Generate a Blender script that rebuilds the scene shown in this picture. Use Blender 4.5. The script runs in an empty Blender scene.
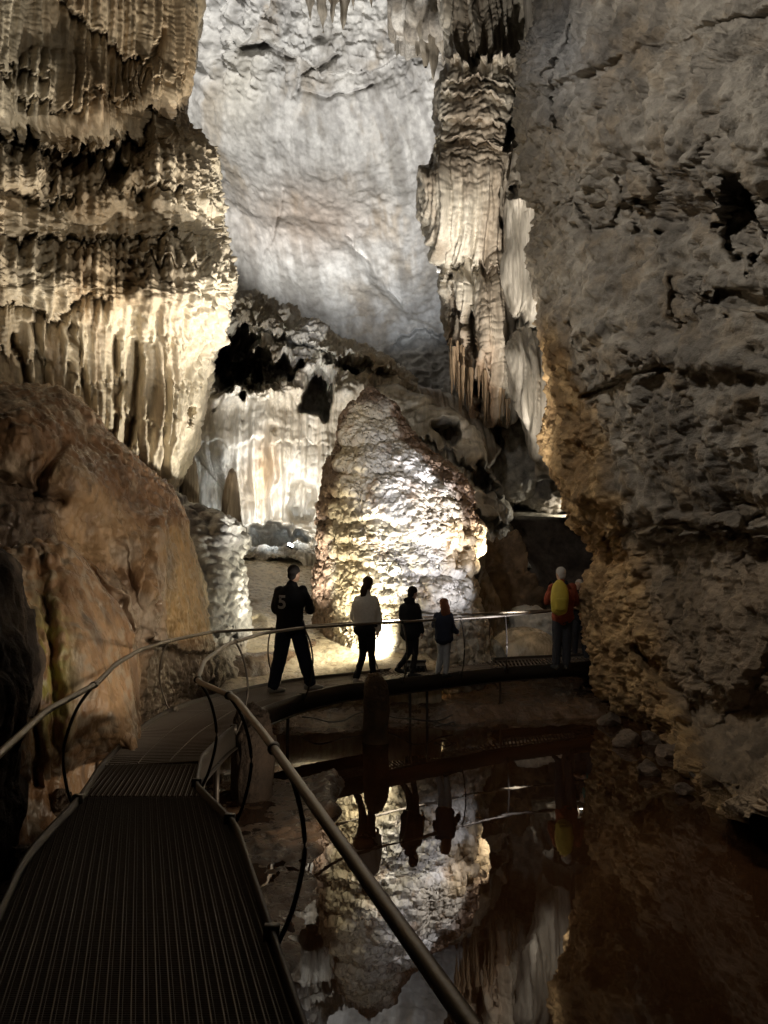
import bpy, bmesh, math, random
import numpy as np
from mathutils import Vector, Matrix
random.seed(7)
C = bpy.context.scene.collection
F32 = np.float32
# ------------------------------------------------------------------ camera frame
FOC = 740.0; H = 1.7; PITCH = math.atan((570-512)/FOC)
CP, SP = math.cos(PITCH), math.sin(PITCH)
WZ = -0.75                                   # water level (deck top is z = 0)
def ray(px, py):
    a = (np.asarray(px, float)-384)/FOC; b = (512-np.asarray(py, float))/FOC
    return a, CP - b*SP, SP + b*CP           # x, y(forward), z
def P(px, py, d):
    x, y, z = ray(px, py); t = np.asarray(d, float)/y
    return np.stack([x*t, y*t, H+z*t], -1)
def G(px, py, zz=0.0):
    x, y, z = ray(px, py); t = (zz-H)/z
    return Vector((float(x*t), float(y*t), zz))
def V(px, py, d): return Vector([float(c) for c in P(px, py, d)])
# ------------------------------------------------------------------ noise
def _h(ix, iy, iz, s):
    with np.errstate(over='ignore'):
        h = (ix.astype(np.uint32)*np.uint32(374761393) + iy.astype(np.uint32)*np.uint32(668265263)
             + iz.astype(np.uint32)*np.uint32(2147483647) + np.uint32((s*974634777+12345) & 0xffffffff))
        h ^= h >> np.uint32(13); h *= np.uint32(1274126177); h ^= h >> np.uint32(16)
        h *= np.uint32(2246822519); h ^= h >> np.uint32(13)
    return h
def _f(h): return (h & np.uint32(0xffffff)).astype(F32)/F32(16777216)
def noise(q, s=0):
    """value noise, q (...,3) -> -1..1"""
    sh = q.shape[:-1]; q = q.reshape(-1, 3).astype(F32)
    i = np.floor(q).astype(np.int64); f = q-i; f = f*f*f*(f*(f*6-15)+10)
    r = 0
    for dx in (0, 1):
        wx = f[:, 0] if dx else 1-f[:, 0]
        for dy in (0, 1):
            wy = f[:, 1] if dy else 1-f[:, 1]
            for dz in (0, 1):
                wz = f[:, 2] if dz else 1-f[:, 2]
                r = r + wx*wy*wz*_f(_h(i[:, 0]+dx, i[:, 1]+dy, i[:, 2]+dz, s))
    return (r*2-1).reshape(sh)
def fbm(q, o=4, s=0, g=.5, ridge=False):
    r = 0; a = 1.; t = 0
    for k in range(o):
        n = noise(q*(2.03**k)+k*17.3, s+k)
        if ridge: n = 1-2*np.abs(n)
        r = r+a*n; t += a; a *= g
    return r/t
def worley(q, s=0, jit=.9):
    """F1, F2 and a random number per cell"""
    sh = q.shape[:-1]; q = q.reshape(-1, 3).astype(F32)
    i = np.floor(q).astype(np.int64); f = (q-i).astype(F32)
    f1 = np.full(len(q), 9, F32); f2 = f1.copy(); cid = np.zeros(len(q), F32)
    for dx in (-1, 0, 1):
        for dy in (-1, 0, 1):
            for dz in (-1, 0, 1):
                h = _h(i[:, 0]+dx, i[:, 1]+dy, i[:, 2]+dz, s)
                a = (h & np.uint32(1023)).astype(F32)/1023; b = ((h >> np.uint32(10)) & np.uint32(1023)).astype(F32)/1023
                c = ((h >> np.uint32(20)) & np.uint32(1023)).astype(F32)/1023
                d = (dx+.5+jit*(a-.5)-f[:, 0])**2+(dy+.5+jit*(b-.5)-f[:, 1])**2+(dz+.5+jit*(c-.5)-f[:, 2])**2
                m = d < f1
                f2 = np.where(m, f1, np.minimum(f2, d)); f1 = np.where(m, d, f1); cid = np.where(m, (a*7.13+b*3.7) % 1, cid)
    return np.sqrt(f1).reshape(sh), np.sqrt(f2).reshape(sh), cid.reshape(sh)
def sc(q, a, b=None, c=None):
    b = a if b is None else b; c = a if c is None else c
    return q*np.array([a, b, c], F32)
def sm(a, b, x):
    t = np.clip((x-a)/(b-a), 0, 1); return t*t*(3-2*t)
def flutes(q, f, zs=.05, s=0, warp=.25, end=.35, tan=None):
    """long hanging ribs: round columns seen from the side, wandering a little on the way down"""
    w = q.copy(); n = noise(sc(q, f*.35, f*.35, f*.12), s+50); n2 = noise(sc(q, f*.35, f*.35, f*.12), s+51)
    w[..., 0] += n*warp/f; w[..., 1] += n2*warp/f
    if tan is not None:      # ribs follow the wall's run, so a leaning face does not cut across them
        w[..., 0] = w[..., 0]*tan[0]+w[..., 1]*tan[1]; w[..., 1] = .35*n2/f
    x = (w[..., 0]*f).ravel().astype(F32); y = (w[..., 1]*f).ravel().astype(F32); ix = np.floor(x).astype(np.int64); iy = np.floor(y).astype(np.int64); fx = x-ix; fy = y-iy
    best = np.full(len(x), 9, F32); cid = np.zeros(len(x), F32)
    for dx in (-1, 0, 1):
        for dy in (-1, 0, 1):
            h = _h(ix+dx, iy+dy, ix*0, s); a = (h & np.uint32(1023)).astype(F32)/1023; b = ((h >> np.uint32(10)) & np.uint32(1023)).astype(F32)/1023
            d = (dx+.5+.85*(a-.5)-fx)**2+(dy+.5+.85*(b-.5)-fy)**2; m = d < best; best = np.where(m, d, best); cid = np.where(m, (a*7.13+b*3.7) % 1, cid)
    sh = q.shape[:-1]; r = (.55*np.clip(1-best*3.6, -.25, 1)+.45*(np.clip(1-1.75*np.sqrt(best), 0, 1)*1.35-.35)).reshape(sh); cid = cid.reshape(sh)
    z = noise(np.stack([cid*91, q[..., 2]*f*zs*2.2+cid*37, cid*0], -1), s+7)
    return r*(.6+.6*cid)*(1+end*z)
def lumps(q, f, zs=1., s=0):
    f1, f2, c = worley(sc(q, f, f, f*zs), s)
    return np.clip(1-(f1*1.2)**2, 0, 1)*(.5+.8*c)
def scales(q, f, zs=.8, s=0, warp=.5):
    """hanging flowstone tiers: rounded lobes, cut in underneath and ribbed on their lower part"""
    w = q + warp/f*np.stack([noise(q*f*.7, s+60), noise(q*f*.7, s+61), .7*noise(q*f*.9, s+62)], -1)
    p = sc(w, f, f, f*zs); sh = p.shape[:-1]; p = p.reshape(-1, 3).astype(F32)
    i = np.floor(p).astype(np.int64); fr = (p-i).astype(F32)
    best = np.full(len(p), 9, F32); dzb = np.zeros(len(p), F32)
    for dx in (-1, 0, 1):
        for dy in (-1, 0, 1):
            for dz in (-1, 0, 1):
                h = _h(i[:, 0]+dx, i[:, 1]+dy, i[:, 2]+dz, s)
                a = (h & np.uint32(1023)).astype(F32)/1023; b = ((h >> np.uint32(10)) & np.uint32(1023)).astype(F32)/1023
                c = ((h >> np.uint32(20)) & np.uint32(1023)).astype(F32)/1023
                ez = fr[:, 2]-(dz+.5+.8*(c-.5))
                d = (dx+.5+.8*(a-.5)-fr[:, 0])**2+(dy+.5+.8*(b-.5)-fr[:, 1])**2+ez**2
                m = d < best; best = np.where(m, d, best); dzb = np.where(m, ez, dzb)
    best = np.sqrt(best).reshape(sh); dzb = dzb.reshape(sh)
    return np.clip(1-(best*1.15)**2, 0, 1)**.7*(1-.45*np.clip(dzb*1.6, 0, 1)), dzb
# ------------------------------------------------------------------ splines
def spl(a, m, closed=False):
    a = np.asarray(a, float); n = len(a)
    if n == 1: return np.repeat(a, m, 0)
    t = np.linspace(0, n-1, m); i = np.clip(np.floor(t).astype(int), 0, n-2); f = (t-i).reshape((-1,)+(1,)*(a.ndim-1))
    p0 = a[np.clip(i-1, 0, n-1)]; p1 = a[i]; p2 = a[i+1]; p3 = a[np.clip(i+2, 0, n-1)]
    m1 = (p2-p0)*.5; m2 = (p3-p1)*.5
    return (2*f**3-3*f**2+1)*p1+(f**3-2*f**2+f)*m1+(-2*f**3+3*f**2)*p2+(f**3-f**2)*m2
# ------------------------------------------------------------------ mesh helpers
def link(name, me, mat, parent=None):
    o = bpy.data.objects.new(name, me); C.objects.link(o)
    if mat is not None: me.materials.append(mat)
    if parent is not None: o.parent = parent
    return o
def tag(o, label=None, cat=None, group=None, kind=None):
    if label: o['label'] = label
    if cat: o['category'] = cat
    if group: o['group'] = group
    if kind: o['kind'] = kind
    return o
def empty(name, loc, label, cat, group=None, rz=0.):
    o = bpy.data.objects.new(name, None); C.objects.link(o); o.location = loc; o.rotation_euler = (0, 0, rz)
    o.empty_display_size = .2
    return tag(o, label, cat, group)
def npmesh(name, verts, quads, col=None, smooth=True):
    me = bpy.data.meshes.new(name); verts = np.ascontiguousarray(verts.reshape(-1, 3), F32); quads = np.ascontiguousarray(quads, np.int32)
    me.vertices.add(len(verts)); me.vertices.foreach_set('co', verts.ravel())
    k = quads.shape[1]
    me.loops.add(quads.size); me.loops.foreach_set('vertex_index', quads.ravel())
    me.polygons.add(len(quads)); me.polygons.foreach_set('loop_start', np.arange(0, quads.size, k, dtype=np.int32))
    me.polygons.foreach_set('loop_total', np.full(len(quads), k, np.int32))
    me.update(calc_edges=True)
    if smooth: me.polygons.foreach_set('use_smooth', np.ones(len(quads), bool))
    if col is not None:
        at = me.color_attributes.new('tone', 'FLOAT_COLOR', 'POINT')
        c = np.ones((len(verts), 4), F32); c[:, :3] = np.clip(col.reshape(-1, 3), 0, 1); at.data.foreach_set('color', c.ravel())
    return me
def gridq(nv, nu, wrap=False):
    i, j = np.meshgrid(np.arange(nv-1), np.arange(nu if wrap else nu-1), indexing='ij'); j2 = (j+1) % nu
    return np.stack([i*nu+j, (i+1)*nu+j, (i+1)*nu+j2, i*nu+j2], -1).reshape(-1, 4)
def gnormal(X, wrap=False):
    if wrap:
        du = np.roll(X, -1, 1)-np.roll(X, 1, 1)
    else: du = np.gradient(X, axis=1)
    dv = np.gradient(X, axis=0); n = np.cross(dv, du); l = np.linalg.norm(n, axis=-1, keepdims=True)
    return n/np.maximum(l, 1e-9)
def skirt(X, d=1.5):
    """closes the sheet towards the rock mass behind it"""
    back = X.copy(); away = back-np.array([0, 0, H]); away[..., 2] *= .3; away /= np.linalg.norm(away, axis=-1, keepdims=True)
    Y = np.pad(X, ((1, 1), (1, 1), (0, 0)), mode='edge'); A = np.pad(away, ((1, 1), (1, 1), (0, 0)), mode='edge')
    m = np.zeros(Y.shape[:2], bool); m[0] = m[-1] = True; m[:, 0] = m[:, -1] = True
    Y[m] += A[m]*d
    return Y
def lerp(a, b, t):
    return np.asarray(a, F32)*(1-t[..., None])+np.asarray(b, F32)*t[..., None]
def sheet(name, rows, nu, nv, mat, dmod=None, disp=(), col=None, parent=None, sk=1.5):
    """a rock face: rows of (px, py, metres) spots, smoothly joined, then relief pushed out along the normals"""
    g = np.stack([spl(r, nu) for r in rows], 0); g = spl(g, nv)
    PX, PY, D = g[..., 0], g[..., 1], g[..., 2].copy()
    N = gnormal(P(PX, PY, D))
    for k in range(6): N = (N+np.roll(N, 1, 0)*(np.arange(nv) > 0)[:, None, None]+np.roll(N, -1, 0)*(np.arange(nv) < nv-1)[:, None, None]); N /= np.linalg.norm(N, axis=-1, keepdims=True)
    if dmod is not None: D = D+dmod(PX, PY)
    X = P(PX, PY, D)
    for fn in disp:
        X = X+N*np.asarray(fn(X.astype(F32), PX, PY, N))[..., None]
    colr = col(X.astype(F32), PX, PY) if col else np.full(X.shape, .4, F32)
    colr = np.clip(np.pad(colr, ((1, 1), (1, 1), (0, 0)), mode='edge'), .004, .9)
    X = skirt(X, sk)
    me = npmesh(name, X, gridq(X.shape[0], X.shape[1]), colr)
    return link(name, me, mat, parent)
def ledge(PX, PY, line, A, L, jag=0., jf=.15, s=0, top=1.5):
    line = np.array(line, float); y = np.interp(PX, line[:, 0], line[:, 1])
    if jag: y = y+jag*noise(np.stack([PX*jf, PX*0, PX*0+s], -1), s)+jag*.6*noise(np.stack([PX*jf*3.1, PX*0, PX*0+s], -1), s+1)
    t = PY-y; x0, x1 = line[0, 0], line[-1, 0]
    fade = sm(x0-6, x0+8, PX)*(1-sm(x1-8, x1+6, PX))
    return A*fade*sm(-top, top, t)*np.exp(-np.clip(t, 0, None)/L)
def hole(PX, PY, x, y, rx, ry, A, rot=0., nz=.35, s=0):
    c, sn = math.cos(rot), math.sin(rot); u = ((PX-x)*c+(PY-y)*sn)/rx; v = (-(PX-x)*sn+(PY-y)*c)/ry
    r = np.sqrt(u*u+v*v)+nz*noise(np.stack([PX*.12, PY*.12, PX*0+s], -1), s)
    return A*(1-sm(.65, 1.1, r))
def bulge(PX, PY, x, y, rx, ry, A, rot=0., nz=.15, s=0):
    c, sn = math.cos(rot), math.sin(rot); u = ((PX-x)*c+(PY-y)*sn)/rx; v = (-(PX-x)*sn+(PY-y)*c)/ry
    r2 = u*u+v*v+nz*noise(np.stack([PX*.05, PY*.05, PX*0+s], -1), s)
    return -A*np.sqrt(np.clip(1-r2, 0, 1))
def dome(PX, PY, x, y, rx, ry, A, rot=0.):
    c, sn = math.cos(rot), math.sin(rot); u = ((PX-x)*c+(PY-y)*sn)/rx; v = (-(PX-x)*sn+(PY-y)*c)/ry
    return -A*np.exp(-(u*u+v*v)*1.6)
def crack(PX, PY, line, A, w, s=0):
    line = np.array(line, float); best = np.full(PX.shape, 1e9)
    wx = PX+3*noise(np.stack([PX*.08, PY*.08, PX*0], -1), s); wy = PY+3*noise(np.stack([PX*.08, PY*.08, PX*0+9], -1), s)
    for a, b in zip(line[:-1], line[1:]):
        ab = b-a; t = np.clip(((wx-a[0])*ab[0]+(wy-a[1])*ab[1])/(ab@ab), 0, 1)
        best = np.minimum(best, np.hypot(wx-a[0]-t*ab[0], wy-a[1]-t*ab[1]))
    return A*np.exp(-(best/w)**2)
# ------------------------------------------------------------------ materials
def principled(name):
    m = bpy.data.materials.new(name); m.use_nodes = True; nt = m.node_tree; b = nt.nodes['Principled BSDF']; return m, nt, b
def rockmat(name, rough=.75, bump=.5, fine=60., coarse=14., vor=0., spec=.35, wet=0., var=.35, zs=1.):
    m, nt, b = principled(name); N = nt.nodes; L = nt.links
    at = N.new('ShaderNodeAttribute'); at.attribute_name = 'tone'
    tc = N.new('ShaderNodeTexCoord')
    n1 = N.new('ShaderNodeTexNoise'); n1.inputs['Scale'].default_value = coarse; n1.inputs['Detail'].default_value = 8; n1.inputs['Roughness'].default_value = .65
    n2 = N.new('ShaderNodeTexNoise'); n2.inputs['Scale'].default_value = fine; n2.inputs['Detail'].default_value = 5; n2.inputs['Roughness'].default_value = .6
    mp = N.new('ShaderNodeMapping'); mp.inputs['Scale'].default_value = (1, 1, zs); L.new(tc.outputs['Object'], mp.inputs['Vector'])
    L.new(mp.outputs[0], n1.inputs['Vector']); L.new(mp.outputs[0], n2.inputs['Vector'])
    mr = N.new('ShaderNodeMapRange'); mr.inputs['From Min'].default_value = .3; mr.inputs['From Max'].default_value = .7
    mr.inputs['To Min'].default_value = 1-var; mr.inputs['To Max'].default_value = 1+var*.7; L.new(n1.outputs['Fac'], mr.inputs['Value'])
    vm = N.new('ShaderNodeVectorMath'); vm.operation = 'SCALE'; L.new(at.outputs['Color'], vm.inputs[0]); L.new(mr.outputs[0], vm.inputs['Scale'])
    L.new(vm.outputs[0], b.inputs['Base Color'])
    rr = N.new('ShaderNodeMapRange'); rr.inputs['To Min'].default_value = max(.05, rough-.2-wet); rr.inputs['To Max'].default_value = min(1, rough+.15)
    rr.inputs['From Min'].default_value = .35; rr.inputs['From Max'].default_value = .65
    L.new(n1.outputs['Fac'], rr.inputs['Value']); L.new(rr.outputs[0], b.inputs['Roughness'])
    b.inputs['Specular IOR Level'].default_value = spec
    b1 = N.new('ShaderNodeBump'); b1.inputs['Strength'].default_value = bump; b1.inputs['Distance'].default_value = .05
    b2 = N.new('ShaderNodeBump'); b2.inputs['Strength'].default_value = bump*.8; b2.inputs['Distance'].default_value = .012
    L.new(n1.outputs['Fac'], b1.inputs['Height']); L.new(n2.outputs['Fac'], b2.inputs['Height'])
    L.new(b1.outputs[0], b2.inputs['Normal']); last = b2
    if vor:
        v = N.new('ShaderNodeTexVoronoi'); v.inputs['Scale'].default_value = vor; L.new(tc.outputs['Object'], v.inputs['Vector'])
        b3 = N.new('ShaderNodeBump'); b3.invert = True; b3.inputs['Strength'].default_value = bump; b3.inputs['Distance'].default_value = .04
        L.new(v.outputs['Distance'], b3.inputs['Height']); L.new(b2.outputs[0], b3.inputs['Normal']); last = b3
    L.new(last.outputs[0], b.inputs['Normal'])
    return m
def plain(name, col, rough=.6, metal=0., spec=.5, bump=0., bs=40., var=.15):
    m, nt, b = principled(name); N = nt.nodes; L = nt.links
    tc = N.new('ShaderNodeTexCoord'); n = N.new('ShaderNodeTexNoise'); n.inputs['Scale'].default_value = bs; n.inputs['Detail'].default_value = 6
    L.new(tc.outputs['Object'], n.inputs['Vector'])
    mx = N.new('ShaderNodeMix'); mx.data_type = 'RGBA'; mx.inputs['A'].default_value = (*[c*(1-var) for c in col], 1); mx.inputs['B'].default_value = (*[min(1, c*(1+var)) for c in col], 1)
    L.new(n.outputs['Fac'], mx.inputs['Factor']); L.new(mx.outputs['Result'], b.inputs['Base Color'])
    b.inputs['Roughness'].default_value = rough; b.inputs['Metallic'].default_value = metal; b.inputs['Specular IOR Level'].default_value = spec
    if bump:
        bp = N.new('ShaderNodeBump'); bp.inputs['Strength'].default_value = bump; bp.inputs['Distance'].default_value = .01
        L.new(n.outputs['Fac'], bp.inputs['Height']); L.new(bp.outputs[0], b.inputs['Normal'])
    return m
M_flow = rockmat('flowstone', .6, .4, 60, 12, spec=.45, zs=.16)
M_pop = rockmat('popcorn_calcite', .6, .7, 45, 12, vor=9., spec=.5)
M_rough = rockmat('rough_limestone', .85, .9, 40, 5, spec=.25, var=.5)
M_far = rockmat('far_limestone', .8, .5, 18, 3.5, spec=.3, var=.25)
M_smooth = rockmat('smooth_flowstone', .42, .4, 45, 8, spec=.6, wet=.15, zs=.35)
M_mud = rockmat('wet_mud', .45, .9, 30, 7, spec=.6, wet=.25, var=.5)
Q = 1.0      # mesh density
def n_(k): return int(k*Q)
def stk(*a): return np.stack(a, -1)
# ================================================================== LEFT FLOWSTONE WALL
def rowA(y, e, d):
    return [(-95, y, d-2.3), (-30, y, d-1.4), (40, y, d-.6), (100, y, d), (e-48, y, d+.5), (e-18, y, d+1.0), (e-2, y, d+1.7), (e, y, d+2.8), (e-8, y, d+5)]
rows = [rowA(-60, 213, 10.9), rowA(0, 209, 11.), rowA(40, 206, 11.1), rowA(80, 200, 11.2), rowA(118, 190, 11.3), rowA(140, 198, 11.6), rowA(165, 204, 11.5),
        rowA(200, 210, 11.4), rowA(240, 217, 11.5), rowA(275, 232, 11.3), rowA(305, 236, 11.4), rowA(340, 226, 11.7), rowA(375, 212, 12.), rowA(420, 203, 12.2), rowA(470, 192, 12.4), rowA(520, 182, 12.6), rowA(580, 180, 12.8)]
T1 = [(-90, 120), (0, 133), (45, 150), (100, 158), (135, 142), (160, 116), (195, 112)]
def dmodA(X, Y):
    d = ledge(X, Y, T1, .8, 26, 9, .12, 3)
    d += ledge(X, Y, [(70, -10), (95, 20), (125, 45), (150, 55), (170, 40), (178, 20)], .45, 20, 5, .15, 5)
    d += ledge(X, Y, [(-80, 225), (0, 238), (60, 240), (110, 236), (150, 242), (185, 232), (222, 224)], .38, 9, 6, .1, 8)
    d += ledge(X, Y, [(-40, 300), (15, 304), (45, 318), (62, 326), (80, 300), (110, 292)], .6, 16, 6, .12, 11)
    d += ledge(X, Y, [(110, 262), (150, 258), (190, 268), (215, 262)], .34, 8, 5, .1, 14)
    d += ledge(X, Y, [(120, 198), (160, 190), (200, 196), (215, 190)], .36, 8, 5, .1, 15)
    d += ledge(X, Y, [(-60, 195), (0, 190), (40, 205), (75, 196)], .35, 9, 5, .1, 16)
    d += bulge(X, Y, 178, 175, 42, 52, .4) + bulge(X, Y, 90, 190, 40, 34, .35) + bulge(X, Y, 20, 165, 45, 30, .35)
    d += bulge(X, Y, 185, 290, 55, 60, .5) + bulge(X, Y, 100, 290, 70, 40, .25) + bulge(X, Y, 60, 90, 45, 50, .25) + bulge(X, Y, 150, 85, 35, 35, .3)
    d += hole(X, Y, 112, 182, 13, 16, .8, 0, .4, 2) + hole(X, Y, 75, 168, 22, 10, .5, 0, .4, 3)
    d += hole(X, Y, 195, 418, 7, 10, .5, 0, .3, 6)
    for k, (x0, y0, x1, y1, A) in enumerate([(-20, 62, 60, 70, .2), (20, 96, 85, 104, .22), (90, 92, 150, 86, .2), (130, 70, 196, 74, .14), (0, 352, 60, 366, .16), (70, 372, 135, 384, .16), (120, 338, 200, 344, .12), (110, 412, 180, 420, .14), (150, 384, 215, 380, .1)]):
        d += ledge(X, Y, [(x0, y0), ((x0+x1)/2, (y0+y1)/2+5), (x1, y1)], A, 9, 9, .22, 40+k)
    # long furrows in the lower curtain
    for k, (x0, y0, x1, y1, A) in enumerate([(40, 330, 50, 450, .25), (75, 330, 92, 470, .3), (118, 345, 112, 440, .35), (140, 350, 128, 450, .45), (165, 350, 160, 480, .2), (20, 345, 28, 400, .3)]):
        d += crack(X, Y, [(x0, y0), (.5*(x0+x1)+3, .5*(y0+y1)), (x1, y1)], A, 4., k)
    return d
def dA1(X, PX, PY, N):
    cur = 1-sm(118, 160, PY+.0*PX); low = sm(275, 325, PY); mid = (1-cur)*(1-low)
    s1, _ = scales(X, 1.25, 1.7, 4); s2, dz2 = scales(X, 2.9, 1.8, 5)
    r = .2*noise(sc(X, .7), 3)+(cur*.8+low*.4)*.24*flutes(X, 1.7, .05, 11, tan=(.93, .37))
    return r + mid*(.20*s1+.14*s2+.10*flutes(X, 5.5, .05, 14, tan=(.93, .37))*sm(.25, -.4, dz2))-.24
def dA2(X, PX, PY, N):
    cur = 1-sm(118, 160, PY); low = sm(270, 320, PY); mid = (1-cur)*(1-low)
    s3, dz3 = scales(X, 6.5, 1.9, 6, .6)
    fl = flutes(X, 9.5, .05, 12, .4, .3, (.93, .37)); f2 = flutes(X, 4.6, .03, 13, .35, .3, (.93, .37)); f3 = flutes(X, 7., .05, 18, .4, .2, (-.2, 1))*sm(150, 215, PX)*low
    am = 1.15+.3*noise(sc(X, 1.2, 1.2, .6), 15)
    return (.11*cur+.115*low+.06*mid)*fl*am + (.13*cur+.12*low+.04*mid)*f2+.1*f3+(1-mid)*(.035*s3+.022*fbm(sc(X, 9, 9, 5), 3, 17, .6)) + mid*(.09*s3+.05*flutes(X, 10, .05, 19, tan=(.93, .37))) + .012*fbm(X*7, 3, 5)
def colA(X, PX, PY):
    t = .5+.5*fbm(sc(X, .9, .9, .45), 4, 21); st = .5+.5*fbm(sc(X, 3, 3, .3), 3, 22)
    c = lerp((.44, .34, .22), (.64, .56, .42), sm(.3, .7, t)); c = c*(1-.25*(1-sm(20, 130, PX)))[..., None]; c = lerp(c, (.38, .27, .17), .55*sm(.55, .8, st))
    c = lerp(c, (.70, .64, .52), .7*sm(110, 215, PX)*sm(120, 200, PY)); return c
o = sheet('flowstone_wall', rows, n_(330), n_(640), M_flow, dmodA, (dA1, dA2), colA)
tag(o, 'huge cream flowstone cascade with hanging curtains and long flutes filling the upper left', 'flowstone')
# ================================================================== BROWN MOUNDS ON THE LEFT
top = [(-95, 378, 9.8), (0, 386, 10.), (45, 392, 10.1), (78, 404, 10.3), (108, 434, 10.6), (140, 462, 11.), (168, 483, 11.5), (187, 512, 12.), (203, 560, 12.4), (216, 610, 12.6), (226, 668, 12.6)]
def shiftrow(r, dy, dx, dd): return [(x+dx*i/10, y+dy, d+dd) for i, (x, y, d) in enumerate(r)]
back = shiftrow(top, 6, -8, 2.5)
r1 = [(x-1-3*(i > 6), y+5, d-.7) for i, (x, y, d) in enumerate(top)]
bot = [(-95, 800, 6.6), (-50, 790, 7.0), (0, 780, 7.6), (30, 770, 8.0), (60, 762, 8.3), (90, 752, 8.6), (120, 742, 8.9), (145, 730, 9.4), (160, 718, 10.), (176, 706, 10.6), (188, 700, 11.)]
def mixrow(a, b, t, ddd): return [(x0*(1-t)+x1*t, y0*(1-t)+y1*t, d0*(1-t)+d1*t+ddd) for (x0, y0, d0), (x1, y1, d1) in zip(a, b)]
rows = [back, top, r1]+[mixrow(r1, bot, t, q) for t, q in ((.12, -.35), (.3, -.6), (.5, -.6), (.7, -.45), (.88, -.2))]+[bot, shiftrow(bot, 60, 0, -.4)]
def dmodB(X, Y):
    d = dome(X, Y, 15, 425, 70, 46, .55) + dome(X, Y, 88, 475, 55, 34, .5, .25) + dome(X, Y, 130, 520, 40, 60, .35, -.5)
    d += crack(X, Y, [(-20, 478), (20, 486), (40, 497), (62, 500)], .2, 7, 2) + crack(X, Y, [(66, 440), (52, 462), (40, 478), (38, 492)], .15, 5, 3)
    d += crack(X, Y, [(150, 520), (146, 560), (150, 600), (134, 640)], .16, 6, 4) + crack(X, Y, [(118, 540), (124, 590), (132, 620)], .1, 5, 5)
    d += dome(X, Y, 190, 590, 30, 90, .4, -.15) + dome(X, Y, 150, 580, 22, 70, .3, .1)
    d += dome(X, Y, -10, 530, 70, 45, .4) - crack(X, Y, [(-10, 560), (30, 545), (55, 543), (90, 565), (118, 600), (132, 645)], .12, 4, 6)
    d += crack(X, Y, [(-10, 566), (30, 553), (55, 552), (84, 572), (108, 606)], .1, 4, 6)
    d += ledge(X, Y, [(138, 640), (165, 645), (200, 652), (230, 655)], .35, 12, 3, .1, 9)
    return d
def mB(PX, PY):
    pleat = sm(95, 130, PX+.25*(PY-560))*(1-sm(160, 175, PX))*sm(490, 530, PY)*(1-sm(640, 670, PY)); rough = (1-sm(40, 80, PX))*sm(474, 494, PY)*(1-sm(545, 562, PY))
    orange = sm(158, 176, PX)*sm(515, 540, PY)*(1-sm(628, 645, PY)); return pleat, rough, orange
def dB1(X, PX, PY, N):
    pl, rg, og = mB(PX, PY); s1, _ = scales(X, 1.6, .9, 31)
    return .12*noise(X*.9, 33)+.04*s1*(1-og)+.07*pl*flutes(X, 2.6, .15, 32)+.03*fbm(X*2.2, 3, 36)*(1-.8*og)-.08
def dB2(X, PX, PY, N):
    pl, rg, og = mB(PX, PY)
    return (.02+.06*rg)*lumps(X, 9, 1, 34)*(1-og) + pl*(.05*flutes(X, 7, .15, 35)+.03*lumps(X, 6, .6, 37)) + .045*fbm(X*5, 4, 38, .6)+.025*flutes(X, 9, .1, 40)*(1-og)*sm(-.3, .3, noise(X*.8, 140))*(1-.7*og)+.045*lumps(X, 6, .7, 139)*sm(-.1, .4, noise(X*1.2, 138))*(1-og)+.022*fbm(X*8, 4, 136, .6, True)*(1-og)+.03*lumps(X, 5, .8, 149)*sm(.0, .5, noise(X*.9, 150))*(1-og)+.018*lumps(X, 14, 1, 137) + .02*og*flutes(X, 4, .05, 39)
def colB(X, PX, PY):
    pl, rg, og = mB(PX, PY); t = .5+.5*fbm(X*.9, 4, 41); u = .5+.5*fbm(X*3.1, 4, 42)
    c = lerp((.25, .145, .08), (.46, .31, .18), sm(.35, .65, t)); c = lerp(c, (.50, .42, .32), .5*sm(.55, .75, u)); v_ = .5+.5*fbm(sc(X, 4.5, 4.5, .7), 4, 48, .6); c = lerp(c, (.13, .085, .055), .75*sm(.52, .75, v_)); c = lerp(c, (.60, .50, .36), .45*sm(.45, .25, v_)*sm(.4, .6, u))
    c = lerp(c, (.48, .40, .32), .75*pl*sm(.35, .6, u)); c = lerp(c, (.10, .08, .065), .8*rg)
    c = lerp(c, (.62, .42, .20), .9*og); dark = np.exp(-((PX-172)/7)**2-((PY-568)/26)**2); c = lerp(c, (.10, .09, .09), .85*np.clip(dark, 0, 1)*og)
    c = lerp(c, (.58, .50, .38), .9*og*sm(190, 205, PX-.18*(PY-560)))
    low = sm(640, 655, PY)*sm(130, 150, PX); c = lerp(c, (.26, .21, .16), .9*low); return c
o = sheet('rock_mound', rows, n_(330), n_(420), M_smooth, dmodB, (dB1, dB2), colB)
tag(o, 'orange brown bulging mound below the fluted curtain, smooth ochre flow on its right', 'rock')
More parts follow.
